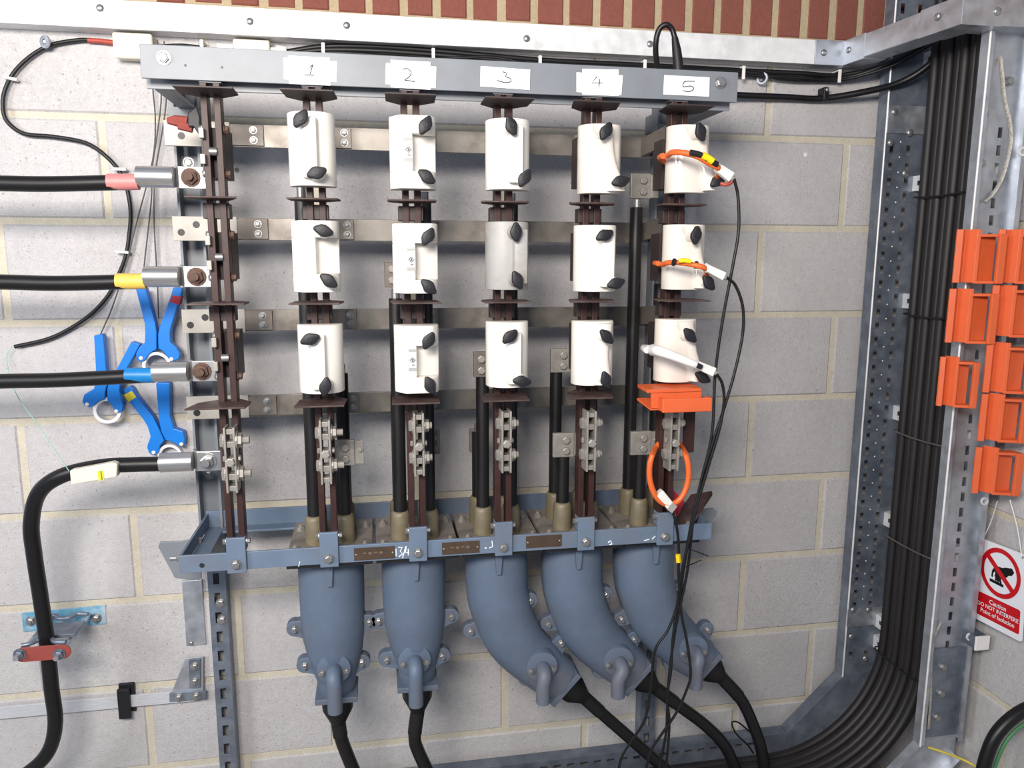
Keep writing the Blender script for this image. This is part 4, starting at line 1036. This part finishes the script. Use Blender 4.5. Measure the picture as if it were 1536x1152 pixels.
# splice plates with round-headed bolts
part('splice_plate', MB().bx(LX0+0.001, LX1-0.004, -0.0655, -0.0615, 0.012, 0.08), M['galv'], ld, bevel=0.0006)
for px, py in ((1342, 168), (1365, 199), (1336, 214), (1358, 260), (1280, 915), (1303, 915), (1277, 955), (1298, 988)):
    dome(ld, at(px, py, -0.0655), r=0.0095, name='coach_bolt')
part('splice_band', MB().bx(LX0-0.001, LX1-0.003, -0.065, -0.0615, -1.325, -1.272), M['galv'], ld, bevel=0.001)
part('splice_plate', MB().bx(LX0+0.016, LX1-0.004, -0.3635, -0.3595, -1.47, -1.235), M['galv_dark'], ld, bevel=0.0006)
for px, py in ((1391, 1002), (1414, 1001), (1411, 1040), (1405, 1076)):
    bolt(ld, at(px, py, -0.3635), r=0.008, h=0.008, washer=True)
for px, py in ((1475, 172), (1513, 122), (1505, 40), (1471, 245)):
    bolt(ld, at(px, py, -0.3595), r=0.008, h=0.008)
for z in (-0.111+0.04, -0.86, -1.20):
    part('fixing_slot', MB().ring((1.972, -0.382, z), (0, 1, 0), 0.010, 0.006, 0.003, 16), M['galv_bright'], ld)

# ------------------------------------------------------------------ riser cables in the ladder
def riser(X, Y, r, m, lab):
    R_ = (X-1.60)
    zc = -1.655+(1.95-X)*0.4 + R_
    pts = [(X, Y, 0.6), (X, Y, 0.2), (X, Y, -0.3), (X, Y, -0.9), (X, Y, zc)]
    for a in range(6, 91, 6):
        r_ = math.radians(a); pts.append((X-R_*(1-math.cos(r_)), Y, zc-R_*math.sin(r_)))
    zl = zc-R_
    pts += [(1.4, Y, zl), (0.9, Y, zl-0.004), (0.45, Y, zl)]
    solo('riser_cable', MB().tube(pts, r, 10), m, lab, 'cable', 'black cables filling the corner ladder', smooth=60)
RO = ['first', 'second', 'third', 'fourth', 'fifth', 'sixth', 'seventh']
for k in range(7):
    riser(1.928+0.006*(k % 2), -0.140-0.0245*k, 0.0124, M['riser_black'], 'front-row black cable in the corner ladder, '+RO[k]+' from the far rail')
for k in range(6):
    riser(1.9515, -0.152-0.0245*k, 0.0115, M['riser_black'], 'rear-row black cable in the corner ladder, '+RO[k]+' from the far rail')
for q, (z, m) in enumerate(((-0.15, M['thin_black']), (-0.44, M['thin_black']), (-0.745, M['wire_grey']), (-1.03, M['wire_grey']), (-1.36, M['thin_black']))):
    pts = [(1.946, -0.122, z), (1.912, -0.125, z), (1.911, -0.20, z-0.004), (1.912, -0.30, z), (1.946, -0.308, z)]
    solo('cable_tie', MB().tube(spline(pts, 4), 0.0022, 6), m, 'tie across the black riser cables, '+['topmost', 'second from the top', 'middle, pale twisted', 'fourth from the top, pale twisted', 'lowest, just above the bend'][q], 'tie', 'ties on the riser cables')

# ------------------------------------------------------------------ orange shrouds
def shroud_v(px, py, h, lab, Y=-0.40, wide=True, sc=1.0):
    """top left pixel, height in metres; upright orientation"""
    p = at(px, py, Y)
    t = thing('orange_shroud', (p.x, Y, p.z-h), lab, 'shroud', 'orange plastic shrouds')
    x, z0 = p.x, p.z-h
    s = sc
    prof = [(0, 0), (0.010*s, -0.006), (0.030*s, 0.012), (0.040*s, -0.012), (0.047*s, -0.014), (0.050*s, 0.004), (0.0475*s, 0.006), (0.043*s, -0.009), (0.031*s, 0.016), (0.011*s, -0.002), (0, 0.004)]
    part('backshell', MB().prism([(x+a, Y+b, z0) for a, b in prof], (0, 0, h)), M['orange'], t, bevel=0.0008)
    if wide:
        gx0, gx1 = x+0.0515*s, x+0.096*s
        gw = 0.019*s
        gz0, gz1 = z0-0.002, z0+h-0.010
        b = MB().bx(gx1-gw, gx1, Y-0.034, Y-0.026, gz0, gz1)
        part('grip', b, M['orange'], t, bevel=0.002)
        for zz in (gz0, gz1-0.006):
            part('grip_end', MB().prism([(x+0.040*s, Y-0.013, zz), (gx1-0.001, Y-0.0325, zz), (gx1-0.001, Y+0.002, zz), (x+0.0505*s, Y+0.006, zz)], (0, 0, 0.006)), M['orange'], t, bevel=0.001)
        part('back_wall', MB().bx(gx0, gx1-0.001, Y-0.002, Y+0.004, gz0+0.006, gz1-0.006), M['orange'], t)
    return t
SH = [(1437, 344, 0.113, 'orange shroud at the top of the nearer hanging column, left of its neighbour'), (1426, 433, 0.117, 'orange shroud second down on the ladder rail, tilted'), (1412, 535, 0.110, 'narrow orange shroud hanging lowest on the ladder rail'),
      (1500, 344, 0.113, 'orange shroud topmost at the right picture edge'), (1491, 428, 0.110, 'orange shroud second down at the right picture edge'), (1482, 514, 0.110, 'orange shroud third down at the right picture edge'),
      (1474, 591, 0.106, 'orange shroud fourth down, just above the lowest one'), (1465, 671, 0.106, 'lowest orange shroud, with white strings tied to it')]
for q, (px, py, h, lab) in enumerate(SH):
    shroud_v(px, py, h, lab, Y=-0.405 if q < 3 else -0.43, wide=True, sc=0.98 if q != 2 else 0.74)
# the shroud clipped across the last column
p = at(968, 582, -0.42); q = at(1058, 612, -0.42)
t = thing('orange_shroud', (p.x, -0.42, q.z), 'orange shroud lying across the last column above the orange ring', 'shroud', 'orange plastic shrouds')
part('upper_lip', MB().prism([(p.x, -0.372, p.z), (q.x-0.012, -0.372, p.z), (q.x-0.012, -0.424, p.z-0.003), (p.x+0.003, -0.424, p.z-0.003)], (0, 0, -0.007)), M['orange'], t, bevel=0.001)
part('web', MB().bx(p.x+0.012, q.x-0.012, -0.424, -0.419, q.z+0.004, p.z-0.0105), M['orange'], t)
part('lower_lip', MB().prism([(p.x, -0.372, q.z+0.016), (p.x+0.012, -0.42, q.z+0.003), (q.x-0.02, -0.42, q.z+0.003), (q.x-0.02, -0.372, q.z+0.016)], (0, 0, -0.004)), M['orange'], t)
g = MB().bx(p.x+0.026, q.x, -0.452, -0.446, q.z-0.001, p.z-0.018)
part('grip', g, M['orange'], t, bevel=0.002)
for xx in (p.x+0.026, q.x-0.005):
    part('grip_end', MB().bx(xx, xx+0.005, -0.4455, -0.4245, q.z+0.001, p.z-0.019), M['orange'], t)
part('grip_floor', MB().bx(p.x+0.0315, q.x-0.0055, -0.4455, -0.4245, q.z+0.0005, q.z+0.004), M['orange'], t)
# dark flag plate beside the last neutral link
a, b_ = at(1026, 615, -0.345), at(1040, 678, -0.345)
solo('flag_plate', MB().bx(a.x, b_.x, -0.348, -0.343, b_.z, a.z), M['maroon'], 'dark maroon plate right of the last neutral link', 'plate', bevel=0.0008)

# ------------------------------------------------------------------ caution sign hanging on the right wall
SX = 2.000
sc_ = atx(1498, 872, SX)
sg = thing('caution_sign', (SX, -0.42, -1.17), 'white prohibition sign with red ring, black hand and red text panel', 'sign')
ang = math.radians(3.5)
O_ = V((SX, -0.4195, -1.060))
def SG(u, v, d=0.0):     # u right (towards -Y), v up, d proud of the sign
    uu, vv = u*math.cos(ang)-v*math.sin(ang), u*math.sin(ang)+v*math.cos(ang)
    return O_+V((-d, -uu, vv))
hw, hh = 0.071, 0.101
def rrect(w_, h_, r, cx=0, cy=0, n=5):
    o = []
    for sx, sy, a0 in ((1, 1, 0), (-1, 1, 90), (-1, -1, 180), (1, -1, 270)):
        for k in range(n+1):
            a = math.radians(a0+90*k/n); o.append((cx+sx*(w_-r)+r*math.cos(a), cy+sy*(h_-r)+r*math.sin(a)))
    return o
part('board', MB().prism([SG(u, v, 0) for u, v in rrect(hw, hh, 0.006)], (0.0025, 0, 0)), M['sign_white'], sg)
rc = (0.001, 0.036)
def flat(name, pts, m, d=0.0006):
    return part(name, MB().prism([SG(u, v, d) for u, v in pts], (d*0.9, 0, 0)), m, sg)
b = MB(); n = 40
ro, ri = 0.0585, 0.0475
vs, fs = [], []
for k in range(n):
    a = 2*math.pi*k/n
    vs += [SG(rc[0]+ro*math.cos(a), rc[1]+ro*math.sin(a), 0.0009), SG(rc[0]+ri*math.cos(a), rc[1]+ri*math.sin(a), 0.0009)]
for k in range(n):
    a, c = 2*k, 2*((k+1) % n); fs.append((a, c, c+1, a+1))
part('red_ring', b.add(vs, fs), M['sign_red'], sg)
hand = [(0.040, 0.050), (0.033, 0.058), (0.014, 0.054), (0.006, 0.050), (-0.008, 0.050), (-0.017, 0.044), (-0.023, 0.034), (-0.024, 0.020), (-0.020, 0.019), (-0.019, 0.030), (-0.014, 0.035), (-0.013, 0.028), (-0.015, 0.024), (-0.012, 0.021), (-0.013, 0.015), (-0.009, 0.013), (-0.007, 0.017), (-0.004, 0.009), (-0.001, 0.010), (-0.002, 0.017), (0.004, 0.011), (0.007, 0.013), (0.004, 0.022), (0.010, 0.026), (0.018, 0.030), (0.025, 0.038), (0.034, 0.041)]
flat('hand_symbol', hand, M['sign_black'])
flat('button_bar', [(-0.028, 0.014), (-0.028, 0.007), (0.012, 0.005), (0.012, 0.012)], M['sign_black'])
flat('red_slash', [(-0.045, 0.066), (-0.036, 0.074), (0.047, 0.006), (0.038, -0.002)], M['sign_red'], 0.0012)
flat('red_panel', rrect(0.063, 0.0285, 0.005, 0, -0.058), M['sign_red'])
def sign_text(body, v, size):
    cu = D.curves.new('t', 'FONT'); cu.body = body; cu.align_x = 'CENTER'; cu.align_y = 'CENTER'; cu.size = size; cu.offset = 0.0002
    o = D.objects.new('t', cu); COL.objects.link(o)
    bpy.context.view_layer.update()
    me = D.meshes.new_from_object(o)
    D.objects.remove(o)
    me.name = 'lettering'
    off = V(sg.location)
    for vt in me.vertices:
        vt.co = SG(vt.co.x, v+vt.co.y, 0.0011)-off
    me.materials.clear(); me.materials.append(M['sign_white'])
    o = D.objects.new('lettering', me); COL.objects.link(o); o.parent = sg
sign_text('Caution', -0.043, 0.0155)
sign_text('DO NOT INTERFERE', -0.0575, 0.0132)
sign_text('Point of Isolation', -0.072, 0.0145)
for q, (A_, lab) in enumerate((((-0.056, 0.094), 'left white string holding the caution sign'), ((0.060, 0.094), 'right white string holding the caution sign'))):
    top = at(1496+q*19, 752-q*2, -0.43); e = SG(A_[0], A_[1], 0.0025)
    solo('sign_string', MB().tube(spline([top, (top+e)/2+V((0.004, 0, 0)), e], 5), 0.0011, 6), M['plastic_white'], lab, 'string', 'sign strings')
    part('eyelet', MB().ring(SG(A_[0], A_[1], 0.001), (1, 0, 0), 0.0032, 0.0016, 0.0008, 14), M['galv_dark'], sg)
# strut stub with white end cap
a = at(1474, 965, -0.405)
st = thing('strut_stub', (a.x, -0.30, a.z-0.02), 'short strut stub with a white end cap below the caution sign', 'strut')
part('stub', MB().bx(a.x-0.0165, a.x+0.0165, -0.400, -0.10, a.z-0.0155, a.z+0.0155), M['galv_dark'], st)
part('end_cap', MB().bx(a.x-0.0185, a.x+0.0185, -0.406, -0.4005, a.z-0.0175, a.z+0.0175), M['plastic_white'], st, bevel=0.001)
# braided earth straps
solo('earth_braid', MB().tube(spline([at(1500, 86, -0.364), at(1503, 110, -0.372), at(1507, 150, -0.375), at(1515, 185, -0.375), at(1516, 215, -0.372), at(1505, 262, -0.368), at(1490, 290, -0.366), at(1476, 303, -0.364)], 6), 0.0055, 8, flat=0.5), M['braid'], 'woven metal earth braid at the top of the nearer ladder rail', 'braid', smooth=60)
solo('earth_braid', MB().tube(spline([at(1412, 934, -0.366), at(1404, 950, -0.37), at(1399, 975, -0.37), at(1397, 1010, -0.37), at(1396, 1050, -0.37), at(1393, 1092, -0.368)], 6), 0.0045, 8, flat=0.5), M['braid'], 'pale earth strap at the bottom of the nearer ladder rail', 'braid', smooth=60)
# looped cable and earth wires bottom right
solo('looped_cable', MB().tube(spline([at(1620, 1045, -0.55), at(1560, 1056, -0.55), at(1525, 1072, -0.55), at(1496, 1100, -0.55), at(1480, 1135, -0.55), at(1468, 1185, -0.55)], 7), 0.0145, 14), M['cable_black'], 'black cable curving in at the bottom right corner', 'cable', smooth=60)
solo('earth_wire', MB().tube(spline([at(1620, 1068, -0.54), at(1550, 1080, -0.54), at(1515, 1104, -0.54), at(1494, 1145, -0.54), at(1485, 1190, -0.54)], 7), 0.0042, 8), M['earth_green'], 'green earth wire under the curving black cable', 'wire', smooth=60)
solo('earth_wire', MB().tube(spline([at(1393, 1121, -0.366), at(1420, 1130, -0.40), at(1450, 1142, -0.44), at(1480, 1160, -0.47)], 5), 0.0032, 8), M['earth_yellow'], 'yellow earth wire running from the ladder rail', 'wire', smooth=60)

# ------------------------------------------------------------------ current coils on the last column
def coil(name, front, back, r, m, conn, lab, taper=None):
    pts = spline([at(*p) for p in front], 6)
    t = thing(name, pts[0], lab, 'coil', 'flexible current coils')
    allp = spline([at(*p) for p in front]+[V(p) for p in back], 6)
    rs = r if not taper else [taper[0]+(taper[1]-taper[0])*min(1, k/(len(pts))) for k in range(len(allp))]
    part('coil', MB().tube(allp, rs, 12), m, t, smooth=60)
    a, b = at(*conn[0]), at(*conn[1])
    d = (b-a).normalized(); s = V((-d.z, 0, d.x)); h = conn[2]
    part('connector', MB().prism([a+s*h*0.8, b+s*h, b-s*h, a-s*h*0.8], (0, 0.014, 0)), M['plastic_white'], t, bevel=0.0025)
    part('connector_end', MB().cyl(b-d*0.002+V((0, 0.007, 0)), b+d*0.009+V((0, 0.007, 0)), 0.007, 0.004, n=12), M['carrier_grey'], t, smooth=50)
    part('connector_ring', MB().cyl(a-d*0.004+V((0, 0.007, 0)), a+d*0.004+V((0, 0.007, 0)), 0.0085, n=14), M['plastic_white'], t, smooth=50)
    return t
cx5 = 1.196
def backloop(z0, x_left, x_right, z1):
    return [(x_right+0.004, -0.40, z1), (x_right-0.006, -0.366, z1-0.002), (cx5+0.02, -0.357, z1*0.6+z0*0.4), (cx5-0.02, -0.357, z0*0.8+z1*0.2), (x_left+0.010, -0.362, z0), (x_left+0.002, -0.380, z0), (x_left, -0.400, z0)]
z0 = at(1001, 234, -0.40).z
t = coil('current_coil', [(1002, 234, -0.405), (1008, 229, -0.43), (1024, 229, -0.452), (1045, 234, -0.468), (1064, 245, -0.468), (1078, 254, -0.462)], backloop(z0, 1.145, 1.25, z0-0.05), 0.0058, M['coil_orange'], ((1080, 252, -0.468), (1099, 266, -0.468), 0.010), 'orange current coil with black tape and yellow tag on the top last fuse')
part('tape', MB().tube(spline([at(1035, 228.5, -0.474), at(1050, 232, -0.476), at(1066, 241, -0.476), at(1076, 247, -0.474)], 4), 0.0055, 10), M['knob_black'], t, smooth=50)
part('yellow_tag', MB().tube([at(1053, 232.5, -0.4765), at(1061, 236.5, -0.4765), at(1069, 242, -0.4765)], 0.0068, 10), M['label_yellow'], t, smooth=50)
part('locking_hook', MB().tube(spline([at(1097, 268, -0.46), at(1096, 274, -0.46), at(1089, 277, -0.46), at(1081, 275, -0.455)], 5), 0.0036, 10), M['heat_red'], t, smooth=50)
z0 = at(994, 395, -0.40).z
t = coil('current_coil', [(995, 397, -0.405), (1002, 394, -0.43), (1018, 394, -0.452), (1038, 397, -0.465), (1058, 403, -0.466)], backloop(z0, 1.142, 1.24, z0-0.03), 0.0052, M['coil_orange'], ((1062, 402, -0.470), (1088, 415, -0.470), 0.0085), 'orange current coil with yellow tag on the middle last fuse')
part('yellow_tag', MB().tube([at(1018, 391, -0.466), at(1028, 390.5, -0.470), at(1036, 392.5, -0.472)], 0.0045, 10), M['label_yellow'], t, smooth=50)
for px, py in ((1011, 393), (1044, 397)):
    a = at(px, py, -0.458); part('cable_tie', MB().ring(a-V((0.002, 0, 0)), (1, 0, -0.2), 0.0075, 0.0055, 0.004, 14), M['knob_black'], t)
z0 = at(980, 525, -0.40).z
t = coil('current_coil', [(980, 525, -0.405), (990, 527, -0.445), (1015, 536, -0.462), (1048, 549, -0.466)], backloop(z0, 1.125, 1.235, z0-0.035), 0.008, M['plastic_white'], ((1046, 547, -0.470), (1073, 559, -0.470), 0.0095), 'white strap-like current coil around the bottom last fuse', taper=(0.0125, 0.007))
a = at(1048, 549, -0.472)
part('black_latch', MB().box(a, (0.012, 0.012, 0.010), Matrix.Rotation(0.4, 3, 'Y')), M['knob_black'], t, bevel=0.001)
ct = thing('current_coil', at(1004, 757, -0.40), 'orange ring coil hanging round the last neutral link', 'coil', 'flexible current coils')
pts2 = []
for k in range(40):
    a = 2*math.pi*k/40
    f = max(0.0, min(1.0, (-math.sin(a)-0.45)/0.35)); f = f*f*(3-2*f)
    pts2.append(at(1003.5+29.5*math.cos(a), 708+49*math.sin(a), -0.402+0.062*f))
part('coil', MB().tube(pts2, 0.0062, 10, closed=True), M['coil_orange'], ct, smooth=60)
a, b = at(985, 736, -0.388), at(1005, 760, -0.388); d = (b-a).normalized(); s = V((-d.z, 0, d.x))
part('connector', MB().prism([a+s*0.0095, b+s*0.009, b-s*0.009, a-s*0.0095], (0, -0.02, 0)), M['plastic_white'], ct, bevel=0.0025)
part('connector_end', MB().box(b-d*0.006+V((0, -0.021, 0)), (0.014, 0.003, 0.018), Matrix.Rotation(0.65, 3, 'Y')), M['carrier_grey'], ct)
part('yellow_tag', MB().box(at(1007, 661, -0.372), (0.014, 0.006, 0.006)), M['tape_yellow'], ct)

# leads of the coils
def lead(pts, lab):
    solo('coil_lead', MB().tube(spline([at(*p) for p in pts], 6), 0.0031, 7), M['thin_black'], lab, 'lead', 'thin black coil leads', smooth=60)
lead([(1101, 268, -0.465), (1107, 295, -0.46), (1108, 345, -0.46), (1099, 400, -0.46), (1084, 480, -0.45), (1073, 560, -0.44), (1068, 650, -0.44), (1052, 720, -0.43), (1036, 790, -0.42), (1026, 850, -0.40), (1018, 900, -0.385), (1002, 945, -0.385), (983, 975, -0.385), (976, 1030, -0.37), (967, 1080, -0.36), (945, 1115, -0.34), (931, 1140, -0.33), (926, 1175, -0.32)], 'black lead from the top orange coil, passing leftmost over the boxes')
lead([(1090, 416, -0.468), (1103, 428, -0.46), (1114, 460, -0.455), (1114, 500, -0.45), (1104, 550, -0.45), (1090, 600, -0.45), (1072, 655, -0.445), (1054, 715, -0.43), (1040, 780, -0.42), (1032, 850, -0.40), (1021, 905, -0.385), (1012, 950, -0.385), (1004, 1010, -0.385), (1001, 1060, -0.375), (999, 1100, -0.36), (991, 1140, -0.34), (985, 1175, -0.33)], 'black lead from the middle orange coil, bulging furthest right')
lead([(1075, 561, -0.468), (1083, 575, -0.46), (1086, 600, -0.455), (1080, 640, -0.45), (1064, 695, -0.44), (1048, 750, -0.43), (1036, 800, -0.42), (1022, 860, -0.40), (1016, 905, -0.387), (1009, 960, -0.387), (1006, 1010, -0.387), (1000, 1045, -0.38), (1004, 1080, -0.37), (1001, 1130, -0.35), (996, 1175, -0.33)], 'black lead from the white coil on the bottom fuse')
lead([(1006, 760, -0.39), (1014, 785, -0.39), (1018, 820, -0.385), (1018, 870, -0.382), (1022, 920, -0.385), (1030, 960, -0.385), (1036, 1010, -0.39), (1030, 1035, -0.385), (1014, 1070, -0.375), (990, 1105, -0.36), (975, 1130, -0.35), (965, 1175, -0.33)], 'black lead from the orange ring, kinked in front of the spout')
a = at(1018, 838, -0.39)
solo('wire_tag', MB().tube([at(1017, 832, -0.389), at(1018, 843, -0.389)], 0.0055, 8), M['label_yellow'], 'small yellow tag on a lead below the shelf', 'tag')
for q, (p1, p2) in enumerate((((1038, 825, -0.40), (1062, 834, -0.40)), ((1022, 853, -0.39), (1052, 840, -0.40)))):
    solo('cable_tie', MB().tube([at(*p1), at(*p2)], 0.0012, 5), M['thin_black'], ['upper', 'lower'][q]+' loose cable tie tail among the leads', 'tie', 'loose tie tails')
solo('wire_loop', MB().tube(spline([at(1125, 1098, -0.2), at(1108, 1084, -0.2), at(1098, 1084, -0.2), (at(1104, 1100, -0.2)), at(1122, 1118, -0.2), at(1130, 1130, -0.2)], 6), 0.0022, 6), M['thin_black'], 'small black wire loop near the floor ladder', 'wire', smooth=60)

# brown sheet and red wedge lying in the shelf
solo('brown_sheet', MB().prism([at(1009, 786, -0.31), at(1020, 765, -0.30), at(1036, 742, -0.27), at(1067, 737, -0.25), at(1068, 743, -0.25), at(1050, 770, -0.29), at(1040, 786, -0.31)], (0.003, 0.003, 0)), M['barrier'], 'dark brown insulating sheet lying in the right end of the shelf', 'sheet')
solo('red_wedge', MB().prism([at(999, 733, -0.318), at(1005, 730, -0.318), at(1027, 752, -0.318), at(1018, 774, -0.318), at(1011, 774, -0.318)], (0, 0.012, 0)), M['tape_red'], 'red plastic wedge behind the orange ring', 'wedge', bevel=0.001)

# black disc painting the shade in a drilled hole, and filler spots in the wall
part('drill_hole_shade', MB().cyl(at(355, 255, -0.0005), at(355, 255, -0.0005)+V((0, 0.004, 0)), 0.0055, n=14), M['sign_black'], wb)
part('wall_plug', MB().cyl(at(1208, 232, -0.0006), at(1208, 232, -0.0006)+V((0, 0.004, 0)), 0.0055, n=14), M['plastic_white'], wb)
